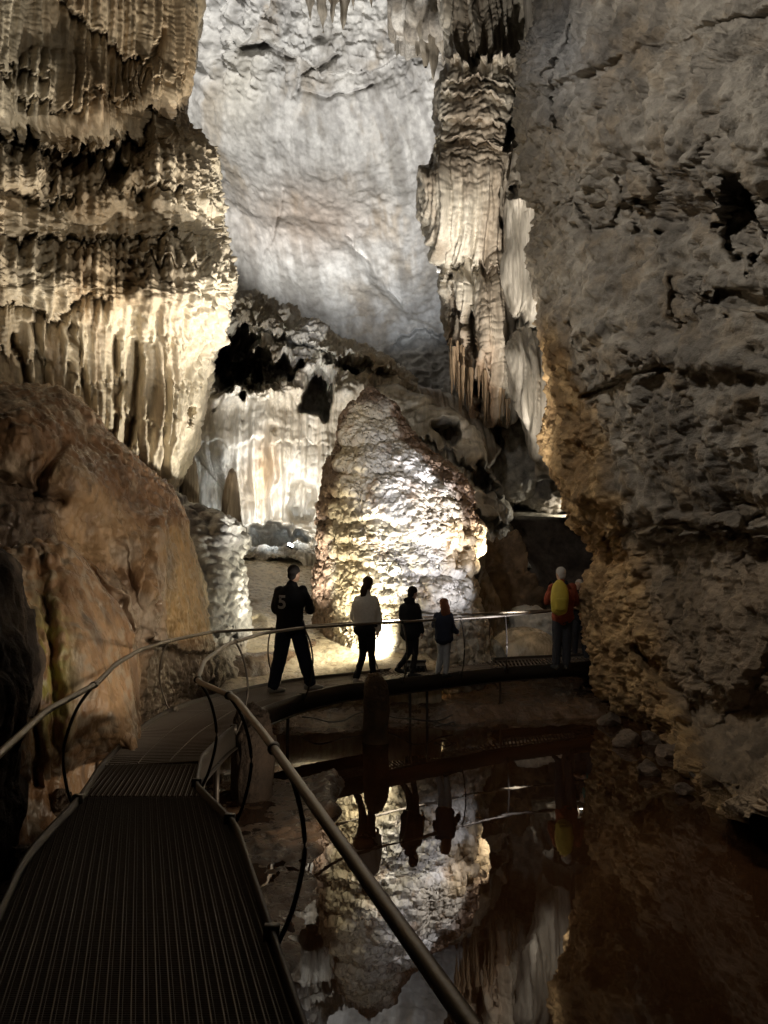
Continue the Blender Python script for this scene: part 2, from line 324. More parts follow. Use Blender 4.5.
# lower-left smooth mound (C)
top = [(-80, 600, 7.6), (-20, 570, 7.5), (20, 556, 7.6), (50, 549, 7.8), (78, 560, 7.9), (100, 584, 8.0), (120, 612, 8.1), (131, 645, 8.2), (139, 685, 8.2), (141, 722, 8.1), (138, 750, 7.9)]
back = [(x-6, y+10, d+2.) for x, y, d in top]
r1 = [(x-3, y+5, d-.35) for x, y, d in top]
bot = [(-80, 800, 5.8), (-60, 800, 5.9), (-30, 800, 6.1), (0, 802, 6.4), (25, 800, 6.6), (45, 795, 6.8), (62, 785, 7.0), (78, 775, 7.2), (95, 768, 7.4), (112, 760, 7.6), (130, 756, 7.7)]
rows = [back, top, r1]+[mixrow(r1, bot, t, q) for t, q in ((.15, -.25), (.35, -.4), (.6, -.35), (.82, -.15))]+[bot, shiftrow(bot, 70, 0, -.3)]
def dmodC(X, Y):
    d = crack(X, Y, [(38, 560), (46, 620), (52, 680), (50, 760)], .12, 6, 2)+crack(X, Y, [(30, 690), (32, 730), (28, 780)], .15, 5, 3)
    return d+dome(X, Y, 95, 660, 40, 90, .2, -.25)
def dC1(X, PX, PY, N): return .08*noise(X*1.1, 43)+.05*scales(X, 2.2, .6, 44)[0]*(1-sm(60, 100, PX))
def dC2(X, PX, PY, N):
    lf = 1-sm(40, 85, PX); return .014*fbm(X*9, 3, 45)+.012*fbm(sc(X, 5, 5, 1.5), 4, 145, .6, True)+.02*lumps(X, 12, 1, 146)*sm(.1, .5, noise(X*2, 147))+lf*(.04*flutes(X, 8, .12, 46)+.035*lumps(X, 10, .7, 47)*sm(570, 640, PY))+.012*flutes(X, 6, .06, 48)
def colC(X, PX, PY):
    t = .5+.5*fbm(sc(X, 2.5, 2.5, .7), 4, 51); u = .5+.5*fbm(X*9, 3, 52)
    c = lerp((.26, .15, .08), (.47, .31, .18), sm(.3, .7, t)); c = lerp(c, (.46, .40, .32), .6*sm(.5, .68, u)); v_ = .5+.5*fbm(sc(X, 5, 5, .6), 4, 49, .6); c = lerp(c, (.12, .085, .06), .7*sm(.5, .72, v_))
    moss = np.exp(-((PX-50)/20)**2-((PY-655)/50)**2)+.5*np.exp(-((PX-48)/16)**2-((PY-710)/36)**2); c = lerp(c, (.36, .34, .08), np.clip(moss, 0, .8)*sm(.35, .6, u)); return c
o = sheet('rock_mound', rows, n_(260), n_(300), M_smooth, dmodC, (dC1, dC2), colC)
tag(o, 'smooth brown dome beside the walkway bend with a patch of yellow green moss on it', 'rock')
# dark mound at the left edge (D)
top = [(-100, 590, 6.0), (-50, 560, 5.9), (-20, 553, 5.9), (2, 566, 6.0), (16, 588, 6.1), (28, 618, 6.2), (35, 650, 6.3), (30, 685, 6.3), (22, 715, 6.3)]
back = [(x-8, y+12, d+1.5) for x, y, d in top]; r1 = [(x-4, y+6, d-.3) for x, y, d in top]
bot = [(-120, 800, 4.8), (-90, 805, 4.9), (-60, 810, 5.0), (-40, 812, 5.2), (-20, 812, 5.4), (-10, 808, 5.5), (0, 800, 5.6), (6, 790, 5.7), (10, 775, 5.8)]
rows = [back, top, r1]+[mixrow(r1, bot, t, q) for t, q in ((.2, -.25), (.5, -.3), (.8, -.1))]+[bot, shiftrow(bot, 80, 0, -.2)]
def colD(X, PX, PY):
    t = .5+.5*fbm(X*3, 4, 53); return lerp((.05, .04, .035), (.20, .16, .13), sm(.4, .75, t))
o = sheet('rock_mound', rows, n_(140), n_(240), M_rough, None, (lambda X, PX, PY, N: .12*noise(X*1.5, 54)+.1*lumps(X, 2.5, .6, 55), lambda X, PX, PY, N: .04*flutes(X, 7, .12, 56)+.03*fbm(X*9, 3, 57)), colD)
tag(o, 'dark blackish knobbly mound cut by the left edge, below the ochre mound', 'rock')
# white scaly slope (E)
top = [(172, 500, 13.4), (186, 507, 13.2), (204, 511, 13.2), (222, 517, 13.3), (236, 526, 13.6), (243, 540, 13.8), (236, 556, 13.9), (240, 580, 13.8), (241, 610, 13.6), (246, 650, 13.4)]
back = [(x-3, y+6, d+2.5) for x, y, d in top]; r1 = [(x-2, y+4, d-.4) for x, y, d in top]
bot = [(175, 690, 11.8), (182, 692, 11.8), (190, 694, 11.8), (198, 695, 11.8), (206, 696, 11.9), (213, 697, 11.9), (220, 697, 12.), (228, 697, 12.1), (235, 696, 12.2), (244, 694, 12.3)]
rows = [back, top, r1]+[mixrow(r1, bot, t, q) for t, q in ((.25, -.1), (.55, -.1), (.8, -.2))]+[bot, shiftrow(bot, 30, 0, -.2)]
def colE(X, PX, PY):
    t = .5+.5*fbm(X*4, 4, 61); c = lerp((.30, .30, .31), (.56, .56, .55), sm(.3, .65, t)); low = sm(632, 650, PY); return lerp(c, (.30, .26, .21), .85*low)
def dmodE(X, Y): return bulge(X, Y, 226, 530, 18, 16, .25)+bulge(X, Y, 200, 670, 26, 34, .4)+bulge(X, Y, 230, 672, 24, 30, .35)+ledge(X, Y, [(160, 640), (190, 632), (215, 640), (250, 634)], .3, 10, 3, .15)
o = sheet('scaly_flowstone', rows, n_(130), n_(260), M_pop, dmodE, (lambda X, PX, PY, N: .1*noise(X*1.3, 62)+(1-sm(628, 645, PY))*.14*scales(X, 4., 1.7, 63, .3)[0], lambda X, PX, PY, N: .04*lumps(X, 9, 1, 64)+.05*sm(630, 650, PY)*fbm(X*4, 3, 65)), colE)
tag(o, 'pale blue white scaly flowstone slope between the ochre flow and the sandy floor', 'flowstone')
# ================================================================== BACK WALL (cave shell, seen from inside)
rows = []
for y, dd in ((-140, -5), (-60, -2.5), (20, -.5), (100, .6), (180, 1), (260, .5), (330, -.5), (400, -1.5), (470, -2.5), (560, -3)):
    rows.append([(90, y, 24+dd), (180, y, 26.5+dd), (240, y, 28.8+dd), (300, y, 30+dd), (360, y, 30.3+dd), (420, y, 30+dd), (480, y, 29+dd), (560, y, 27+dd), (640, y, 24+dd)])
def dmodJ(X, Y):
    d = ledge(X, Y, [(200, 60), (235, 48), (262, 40), (290, 60), (320, 74), (370, 72), (410, 60)], .9, 24, 3, .06, 2)
    d -= .5*sm(0, 16, Y-np.interp(X, [200, 262, 300, 345, 400, 440, 480], [190, 215, 212, 236, 300, 330, 345]))*np.exp(-np.clip(Y-np.interp(X, [200, 262, 300, 345, 400, 440, 480], [190, 215, 212, 236, 300, 330, 345]), 0, None)/90)
    d += dome(X, Y, 350, 150, 90, 80, -1.2) + dome(X, Y, 250, 250, 60, 100, .9, -.3)+dome(X, Y, 410, 260, 60, 80, -.8)
    d += crack(X, Y, [(284, 190), (275, 225), (262, 262)], .15, 1.6, 1)+crack(X, Y, [(345, 235), (370, 262), (398, 300), (410, 320)], .2, 1.6, 2)+crack(X, Y, [(335, 60), (300, 78), (296, 95)], .5, 3, 3)
    d += crack(X, Y, [(215, 40), (240, 52), (262, 44)], .7, 5, 4)+crack(X, Y, [(300, 92), (330, 98), (372, 88)], .3, 2.5, 5)
    d += dome(X, Y, 225, 240, 34, 110, 1.2, -.35)
    d += ledge(X, Y, [(395, 345), (425, 330), (460, 335), (500, 330)], .8, 30, 4, .1, 6)
    return d
def dJ1(X, PX, PY, N):
    r = fbm(X*.3, 3, 71)*.45; up = 1-sm(60, 120, PY); lo = sm(300, 360, PY)
    return r+(.03+.5*up+.25*lo)*fbm(X*1.1, 4, 72, .55, True)
def dJ2(X, PX, PY, N):
    up = 1-sm(50, 110, PY); lo = sm(300, 360, PY); w = worley(sc(X, 1.2, 1.2, 1.8), 73); return (.02+.16*up+.09*lo)*(w[1]-w[0])+.09*fbm(X*3, 4, 74)
def colJ(X, PX, PY):
    t = .5+.5*fbm(X*.22, 4, 75, .6); u = .5+.5*fbm(sc(X, .8, .8, .25), 5, 76, .6); w = .5+.5*fbm(X*2.5, 4, 78)
    c = lerp((.42, .41, .395), (.66, .655, .63), sm(.35, .68, t)); c = lerp(c, (.42, .35, .26), .7*sm(.5, .72, u)*sm(.3, .6, 1-t))
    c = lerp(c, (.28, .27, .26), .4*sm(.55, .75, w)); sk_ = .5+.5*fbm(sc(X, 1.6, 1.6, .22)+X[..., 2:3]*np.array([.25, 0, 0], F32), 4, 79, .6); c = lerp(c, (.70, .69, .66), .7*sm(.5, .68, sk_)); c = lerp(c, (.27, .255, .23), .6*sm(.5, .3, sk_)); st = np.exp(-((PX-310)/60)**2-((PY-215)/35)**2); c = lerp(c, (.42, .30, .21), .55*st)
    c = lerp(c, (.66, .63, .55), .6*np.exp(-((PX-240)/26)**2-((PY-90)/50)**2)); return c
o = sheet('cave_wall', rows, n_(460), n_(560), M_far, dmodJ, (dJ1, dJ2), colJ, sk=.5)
tag(o, 'vast smooth grey white vaulted back wall of the chamber', None, kind='structure')
# ================================================================== MIDDLE FLOWSTONE WITH BLACK CAVITIES (I)
top = [(150, 320, 19), (215, 303, 20.5), (245, 308, 21), (275, 322, 21), (305, 337, 21), (335, 352, 21), (360, 366, 21), (385, 381, 21.3), (400, 400, 21.8), (410, 430, 22)]
back = [(x, y+4, d+5) for x, y, d in top]
bot = [(140, 560, 18), (190, 558, 18.3), (215, 556, 18.8), (240, 556, 19.3), (262, 556, 19.6), (285, 556, 19.8), (305, 558, 19.8), (330, 560, 19.8), (360, 562, 19.8), (390, 564, 19.8)]
rows = [back, top, [(x, y+8, d-.8) for x, y, d in top]]+[mixrow(top, bot, t, q) for t, q in ((.18, -1.2), (.35, -1.), (.55, -.9), (.8, -.2))]+[bot, shiftrow(bot, 20, 0, -.5)]
def dmodI(X, Y):
    d = hole(X, Y, 232, 366, 28, 30, 4, 0, .5, 2)+hole(X, Y, 262, 376, 32, 14, 3.5, .1, .6, 3)+hole(X, Y, 318, 395, 15, 22, 3.5, .1, .5, 4)+hole(X, Y, 342, 380, 14, 6, 1.6, .3, .5, 5)
    d += hole(X, Y, 215, 372, 10, 26, 2.5, .2, .4, 7)+hole(X, Y, 262, 538, 42, 16, 2.2, -.05, .3, 8)+hole(X, Y, 212, 345, 12, 10, 2., 0, .4, 9)
    d += ledge(X, Y, [(205, 385), (250, 392), (290, 384), (305, 392)], -.6, 10, 4, .1, 2)
    d += ledge(X, Y, [(240, 330), (275, 345), (310, 362), (350, 376), (380, 384)], .9, 14, 4, .12, 4)
    d += ledge(X, Y, [(200, 440), (250, 445), (300, 438), (330, 445)], .08, 18, 4, .1, 5)+bulge(X, Y, 250, 430, 50, 70, .8)
    d += hole(X, Y, 300, 505, 14, 22, 1., .3, .3, 11)+crack(X, Y, [(270, 430), (274, 480), (268, 520)], .5, 5, 3)
    return d
def mI(PX, PY): return sm(392, 410, PY)*(1-sm(515, 540, PY))
def dI1(X, PX, PY, N):
    m = mI(PX, PY); return .3*noise(X*.6, 81)+(1-m)*(.35*scales(X, 1.1, 1.3, 82)[0]+.2*lumps(X, 2.2, 1, 83))-.2+m*.35*flutes(X, 1.1, .1, 84, tan=(1, .1))
def dI2(X, PX, PY, N):
    m = mI(PX, PY); return (1-m)*(.16*scales(X, 3.6, 1.5, 85)[0]+.10*scales(X, 7, 1.3, 180)[0]+.12*fbm(X*2.5, 4, 86, .6, True))+m*(.05*scales(X, 3.2, 1.1, 189)[0]+.15*flutes(X, 2.8, .03, 87, .4, tan=(1, .1))+.08*flutes(X, 5.5, .04, 88, .4, tan=(1, .1))+.05*scales(X, 4, 1, 89)[0])
def colI(X, PX, PY):
    t = .5+.5*fbm(sc(X, .9, .9, .5), 4, 91); c = lerp((.50, .44, .35), (.76, .73, .66), sm(.35, .65, t)); c = lerp(c, (.42, .26, .12), .8*np.exp(-((PX-262)/14)**2-((PY-470)/26)**2)); return c
o = sheet('flowstone_alcove', rows, n_(330), n_(360), M_flow, dmodI, (dI1, dI2), colI)
tag(o, 'white flowstone shelf with black cavities above fluted curtains, behind the small floor lamp', 'flowstone')
# right part: arched band of draperies (N1), dark rocks behind the stalagmite (N2), grey wall (N3)
top = [(372, 372, 22.5), (392, 378, 22), (412, 384, 21.6), (432, 392, 21.3), (452, 402, 21.), (470, 414, 20.8), (486, 430, 20.6), (498, 450, 20.6)]
bot = [(372, 408, 22.), (388, 412, 21.5), (405, 420, 21), (422, 432, 20.6), (438, 444, 20.4), (453, 456, 20.2), (466, 470, 20.2), (476, 486, 20.2)]
rows = [[(x, y+3, d+3) for x, y, d in top], top, mixrow(top, bot, .15, -.6), mixrow(top, bot, .5, -.9), mixrow(top, bot, .85, -.6), bot, [(x, y-4, d+2.5) for x, y, d in bot]]
def dN(X, PX, PY, N): return .12*flutes(X, 3., .08, 95, tan=(1, .1))+.05*flutes(X, 7, .08, 96, tan=(1, .1))+.12*noise(X*1.2, 97)
def colN(X, PX, PY): return lerp((.28, .22, .16), (.46, .40, .32), sm(.35, .65, .5+.5*fbm(X*1.3, 4, 98)))
o = sheet('drapery_band', rows, n_(190), n_(120), M_flow, None, (dN,), colN)
tag(o, 'brown arching band of short hanging draperies to the right of the stalagmite tip', 'flowstone')
top = [(380, 400, 20.3), (405, 405, 19.8), (430, 415, 19.5), (455, 432, 19.3), (475, 450, 19.2), (492, 480, 19.2), (500, 510, 19.3), (505, 540, 19.3), (510, 570, 19.3)]
bot = [(380, 640, 18), (395, 640, 18), (410, 640, 18), (425, 640, 18), (440, 640, 18), (455, 640, 18), (470, 640, 18), (485, 640, 18), (500, 640, 18)]
rows = [[(x-2, y+6, d+3) for x, y, d in top], top, [(x-3, y+5, d-.7) for x, y, d in top], mixrow(top, bot, .3, -.8), mixrow(top, bot, .6, -.6), bot]
def dN2(X, PX, PY, N): return .35*noise(X*.7, 101)+.3*scales(X, 1.2, 1.3, 102)[0]+.1*scales(X, 3.5, 1.5, 103)[0]+.06*fbm(X*3, 4, 104)
o = sheet('rock_heap', rows, n_(190), n_(240), M_flow, lambda X, Y: ledge(X, Y, [(420, 445), (450, 455), (480, 478), (500, 500)], .9, 14, 5, .1, 3)+ledge(X, Y, [(455, 500), (480, 515), (505, 530)], .9, 14, 5, .1, 5)+hole(X, Y, 448, 440, 16, 8, 1.4, .5, .4, 3)+hole(X, Y, 478, 480, 9, 16, 1.4, 0, .4, 5), (dN2,),
          lambda X, PX, PY: lerp((.30, .27, .22), (.62, .58, .50), sm(.35, .65, .5+.5*fbm(X*1.3, 4, 105))))
tag(o, 'ragged pale rock heap seen just over the right shoulder of the big stalagmite', 'rock')
rows = []
for y, q in ((385, 1.2), (400, .2), (430, -.1), (465, -.1), (490, 0), (500, .4), (504, 1.6), (506, 4)):
    rows.append([(455, y-2, 24.5+q), (476, y-1, 22.6+q), (500, y, 22+q), (525, y+1, 21.6+q), (555, y+1, 21.4+q), (600, y, 21.6+q)])
o = sheet('rock_curtain', rows, n_(170), n_(180), M_rough, lambda X, Y: bulge(X, Y, 510, 455, 36, 50, .6)+crack(X, Y, [(500, 430), (504, 470), (498, 500)], .25, 3, 3), (lambda X, PX, PY, N: .25*noise(X*.8, 111)+.15*scales(X, 1.6, .9, 112)[0], lambda X, PX, PY, N: .06*flutes(X, 4, .15, 113)+.08*fbm(X*3, 4, 114, .6, True)),
          lambda X, PX, PY: lerp((.28, .25, .22), (.52, .49, .44), sm(.3, .7, .5+.5*fbm(X*1.5, 5, 115))))
tag(o, 'grey weathered rock curtain hanging over the dark recess beyond the man with the backpack', 'rock')
# dark recess floor and lit ledge
rows = [[(480, 508, 24), (520, 502, 26), (560, 500, 27), (620, 500, 27)], [(480, 516, 21.5), (520, 514, 21.6), (560, 515, 21.8), (620, 516, 22)], [(478, 522, 21), (520, 521, 21.1), (560, 522, 21.2), (620, 522, 21.4)],
        [(470, 560, 20.), (520, 556, 20.6), (560, 558, 21), (630, 560, 21)], [(470, 610, 18.6), (520, 608, 19), (560, 608, 19.4), (640, 610, 19.6)], [(465, 665, 16.2), (520, 655, 16.4), (560, 650, 16.6), (640, 650, 17)]]
o = sheet('rock_slope', rows, n_(150), n_(180), M_rough, None, (lambda X, PX, PY, N: .2*noise(X*.8, 121)*sm(518, 530, PY)+.05*fbm(X*3, 4, 122),), lambda X, PX, PY: lerp(lerp((.06, .045, .035), (.13, .10, .08), sm(.3, .7, .5+.5*fbm(X*1.5, 5, 123))), (.5, .46, .38), 1-sm(516, 521, PY)))
tag(o, 'dark slope below the thin bright ledge, behind the man with the backpack', 'rock')
# ================================================================== HANGING COLUMN (K)
eL = [(-80, 436), (0, 440), (28, 449), (56, 452), (94, 442), (130, 438), (155, 434), (187, 421), (225, 425), (250, 434), (268, 443), (281, 440), (300, 444), (319, 450), (345, 457), (366, 461), (395, 468), (418, 472)]
rows = []
for y, l in eL:
    dd = np.interp(y, [-80, 60, 90, 187, 260, 285, 420], [20.3, 19.0, 18.5, 18.6, 19.2, 19.0, 19.2])
    rows.append([(l+9, y, dd+3.2), (l+1, y, dd+1.8), (l, y, dd+1.1), (l+8, y, dd+.5), (l+30, y, dd), (490, y, dd-.1), (512, y, dd+.2), (530, y, dd+.9), (545, y, dd+1.8), (556, y, dd+3)])
rows.append([(x-2*(i < 4), y+2, d+1.2) for i, (x, y, d) in enumerate(rows[-1])]); 
def dmodK(X, Y):
    d = ledge(X, Y, [(430, 262), (448, 276), (470, 262), (500, 272), (530, 280)], .4, 10, 8, .15, 3)+ledge(X, Y, [(440, 55), (470, 60), (505, 52), (530, 60)], -.7, 14, 5, .2, 4)
    for k, (x0, y0, x1, y1) in enumerate([(455, 66, 525, 74), (450, 84, 520, 92), (446, 100, 515, 112), (440, 120, 510, 132), (436, 142, 500, 150)]): d += ledge(X, Y, [(x0, y0), ((x0+x1)/2, y0-6+3*k % 5), (x1, y1)], .3, 8, 4, .12, 10+k)
    d += hole(X, Y, 458, 325, 6, 46, .9, -.12, .3, 5)+hole(X, Y, 474, 355, 6, 55, 1.1, -.08, .3, 6)+hole(X, Y, 517, 105, 8, 45, 2.2, .25, .3, 7)+hole(X, Y, 436, 130, 4, 40, .8, .1, .2, 8)
    d += hole(X, Y, 505, 200, 5, 30, .5, 0, .3, 9)+dome(X, Y, 462, 215, 46, 60, .3)+bulge(X, Y, 500, 320, 22, 70, .4)
    return d
def mK(PX, PY): return sm(60, 76, PY)*(1-sm(150, 180, PY))
def dK1(X, PX, PY, N):
    m = mK(PX, PY); return .15*noise(X*.8, 131)+m*.15*scales(X, 2., 1.5, 132)[0]+(1-m)*.14*flutes(X, 1.9, .03, 133, tan=(1, .1))-.08
def dK2(X, PX, PY, N):
    m = mK(PX, PY); f = flutes(X, 4.6, .04, 134, .35, .3, (1, .1)); f2 = flutes(X, 9, .05, 135, .3, .3, (1, .1))
    return (1-m)*(.20*f+.13*f2+.05*scales(X, 4.5, 1.3, 239)[0])+m*(.08*scales(X, 4.5, 1.6, 136)[0]+.03*f2)+.02*fbm(X*6, 3, 137)
def colK(X, PX, PY):
    t = .5+.5*fbm(sc(X, 1.4, 1.4, .3), 4, 141); c = lerp((.38, .32, .25), (.62, .57, .48), sm(.35, .65, t)); br = sm(290, 400, PY)*sm(.35, .6, t)*(1-sm(485, 505, PX)); c = lerp(c, (.40, .21, .09), .8*br); return c
o = sheet('hanging_column', rows, n_(260), n_(620), M_flow, dmodK, (dK1, dK2), colK)
hang_col = tag(o, 'massive hanging pillar of tiered draperies left of the dark right wall', 'flowstone')
# free tips along the bottom of that pillar
def cone_pts(base, tip, r, seg=9, n=14, s=0, bend=.06):
    vs = []; rng = random.Random(s); ph = rng.random()*6.3
    for i in range(n):
        t = i/(n-1); c = base.lerp(tip, t); rr = r*(1-t)**.75*(1+.15*math.sin(t*17+ph))+.004
        c = c+Vector((math.sin(t*5+ph), math.cos(t*4+ph), 0))*bend*r*2
        for k in range(seg): a = 2*math.pi*k/seg; vs.append((c.x+rr*math.cos(a)*(1+.12*math.sin(3*a+ph)), c.y+rr*math.sin(a), c.z))
    return np.array(vs).reshape(n, seg, 3)
def cones(name, specs, mat, col, parent=None):
    vv, qq, off = [], [], 0
    for b, t, r, s in specs:
        g = cone_pts(b, t, r, 9, 14, s); vv.append(g.reshape(-1, 3)); qq.append(gridq(14, 9, True)+off); off += 14*9
    X = np.concatenate(vv); return link(name, npmesh(name, X, np.concatenate(qq), lerp(np.array(col)*.75, col, sm(.3, .7, .5+.5*noise(X.astype(F32)*3, 1)))), mat, parent)
rg = random.Random(5); sp = []
for k in range(60):
    x = 450+rg.random()*60; yb = 345+(x-450)*.8+rg.uniform(-10, 20); yt = min(426, yb+rg.uniform(20, 50)); d = 18.9+rg.random()*1.
    sp.append((V(x, yb, d), V(x, yt, d), rg.uniform(.03, .075), k))
cones('stalactite_fringe', sp, M_flow, (.46, .33, .21), hang_col)
# white side curtain (K2)
rows = []
for y, l, r in ((150, 522, 560), (170, 516, 560), (190, 508, 560), (215, 503, 560), (260, 504, 560), (300, 508, 560), (330, 512, 560), (350, 508, 562), (380, 512, 566), (420, 520, 572), (455, 530, 580), (475, 540, 590)):
    d = 17.2+(.5 if 300 < y < 340 else 0); rows.append([(l+6, y, d+2), (l, y, d+1), (l+4, y, d+.3), (l+18, y, d), (r-14, y, d+.2), (r, y, d+1)])
def colK2(X, PX, PY): return lerp((.24, .215, .175), (.46, .42, .36), sm(.3, .6, .5+.5*fbm(sc(X, 3, 3, .5), 3, 146)))
o = sheet('side_curtain', rows, n_(110), n_(380), M_flow, lambda X, Y: ledge(X, Y, [(495, 300), (520, 312), (545, 322), (570, 318)], 1.0, 16, 7, .25, 3)+ledge(X, Y, [(495, 196), (530, 190), (570, 200)], -.4, 10, 4, .2, 4)+hole(X, Y, 514, 190, 8, 10, .9, 0, .4, 3), (lambda X, PX, PY, N: .2*flutes(X, 2.4, .08, 143, tan=(1, .1))+.15*noise(X, 144), lambda X, PX, PY, N: .1*flutes(X, 6.5, .04, 145, .4, tan=(1, .1))+.03*flutes(X, 13, .06, 147, tan=(1, .1))), colK2)
tag(o, 'narrow chalk white stringy curtain squeezed between the hanging pillar and the dark right wall', 'flowstone')
# organ pipes at the top
rows = [[(452, y, 22.5), (455, y, 21.5), (468, y, 21.), (500, y, 20.4), (545, y, 20.), (575, y, 20)] for y in (-120, -60, 0, 40, 75, 120, 170)]
rows[-1] = [(x, y, d+2) for x, y, d in rows[-1]]
o = sheet('organ_pipe_curtain', rows, n_(200), n_(250), M_flow, None, (lambda X, PX, PY, N: .45*flutes(X, 2.6, .02, 151, .15, tan=(1, .1)), lambda X, PX, PY, N: .12*flutes(X, 6, .03, 152, tan=(1, .1))), lambda X, PX, PY: lerp((.35, .31, .26), (.6, .56, .5), sm(.3, .7, .5+.5*fbm(sc(X, 2, 2, .2), 3, 153))))
tag(o, 'straight vertical organ pipe draperies at the top above the hanging pillar', 'flowstone')
# stalactites at the ceiling
def stal(x, y0, y1, d, w, s):
    w = w*1.25
    g = cone_pts(V(x, y0, d), V(x, y1, d), w, 20, 40, s); X = g.astype(F32); N = gnormal(X, True)
    X = X-N*(.25*w*flutes(X, 1.2/w, .08, s)+.08*w*fbm(X/w, 3, s))[..., None]
    o = link('stalactite', npmesh('stalactite', X, gridq(40, 20, True), lerp((.18, .15, .11), (.34, .30, .24), sm(.3, .7, .5+.5*noise(X*2, s)))), M_flow); return o
SL = [(310, -26, 20, 27.5, .22, 'short stubby stalactite leftmost of the cluster at the top centre'), (322, -28, 32, 27.3, .3, 'longest stalactite of the cluster at the top centre of the ceiling'), (333, -26, 24, 27.6, .28, 'broad middle stalactite of the cluster at the top centre'), (344, -26, 30, 27.4, .24, 'slim stalactite right of the broad one in the top centre cluster'), (354, -26, 10, 27.6, .2, 'shortest stalactite at the right end of the top centre cluster'),
      (372, -26, 8, 27.7, .15, 'tiny lone stalactite between the two ceiling clusters'), (408, -24, 40, 26.5, .4, 'stalactite at the left end of the cluster beside the hanging pillar'), (417, 5, 55, 26.2, .36, 'second stalactite from the left in the cluster beside the hanging pillar'), (426, 5, 66, 26, .4, 'thick third stalactite from the left beside the hanging pillar'), (434, 10, 80, 25.8, .34, 'lowest reaching dark stalactite beside the hanging pillar'), (443, 10, 62, 25.6, .36, 'stalactite directly against the left edge of the hanging pillar')]
for k, (x, y0, y1, d, w, lb) in enumerate(SL): tag(stal(x, y0, y1, d, w, 300+k), lb, 'stalactite', 'stalactites hanging from the ceiling')
o = sheet('ceiling_rock', [[(385, -60, 27), (410, -60, 26.5), (440, -60, 26), (470, -60, 25.5)], [(392, -10, 26.6), (412, -10, 26), (440, -10, 25.5), (465, -10, 25)], [(397, 22, 26.6), (415, 28, 26), (438, 34, 25.5), (455, 38, 25)], [(400, 30, 28), (415, 34, 28), (438, 40, 28), (455, 45, 28)]], n_(90), n_(110), M_rough, None,
          (lambda X, PX, PY, N: .4*lumps(X, 1.2, .6, 161)+.2*flutes(X, 3, .2, 162),), lambda X, PX, PY: lerp((.25, .22, .18), (.5, .47, .42), sm(.3, .7, .5+.5*noise(X*2, 4))))
tag(o, 'knobbly ceiling lump carrying the stalactites beside the hanging pillar', 'rock')
# ================================================================== BIG RIGHT WALL (L)
eR = [(-140, 548), (-60, 545), (0, 543), (39, 529), (59, 520), (98, 520), (156, 529), (195, 531), (219, 543), (273, 537), (332, 539), (400, 551), (440, 549), (464, 555), (515, 568), (541, 585), (562, 592), (592, 586), (626, 587), (656, 598), (686, 607), (708, 628), (725, 652), (755, 671), (776, 694), (792, 712)]
rows = []
for y, l in eR:
    ridge = np.interp(y, [-140, 0, 60, 200, 230, 330, 400, 450, 520, 560, 620, 700, 792], [575, 565, 548, 560, 562, 552, 582, 602, 612, 632, 650, 672, 725])
    dd = np.interp(y, [-140, 200, 330, 600, 700, 730, 755, 776, 792], [11.6, 11.8, 12, 12.6, 12.2, 11.2, 10., 8.9, 8.2])
    k = np.interp(y, [-140, 600, 700, 792], [1, 1, .9, .55]); f = .5 if y > 690 else 0
    xr = [ridge+(960-ridge)*t for t in (.12, .3, .52, .76, 1.)]; e0 = dd-.9-.6*(1-f)
    dr = [e0+(4.2+f-e0)*t for t in (.14, .36, .6, .83, 1.)]
    l = l+(3 if y > 480 else 0); rows.append([(l+14, y, dd+3.5), (l+2, y, dd+1.2), (l, y, dd+.3), (l*.5+ridge*.5, y, dd-.5), (ridge, y, dd-1.1)]+[(x, y, d) for x, d in zip(xr, dr)]+[(1223, y, 3.0)])
rows.append([(x, y+25, d-.2) for x, y, d in rows[-1]])
def edge_mask(PX, PY):
    rx = np.interp(PY, [-140, 0, 60, 200, 230, 330, 400, 450, 520, 560, 620, 700, 792], [560, 552, 540, 552, 560, 552, 584, 606, 614, 636, 655, 680, 725])
    rx = rx+7*noise(stk(PX*.05, PY*.05, PX*0), 5); return 1-sm(-9, 9, PX-rx)
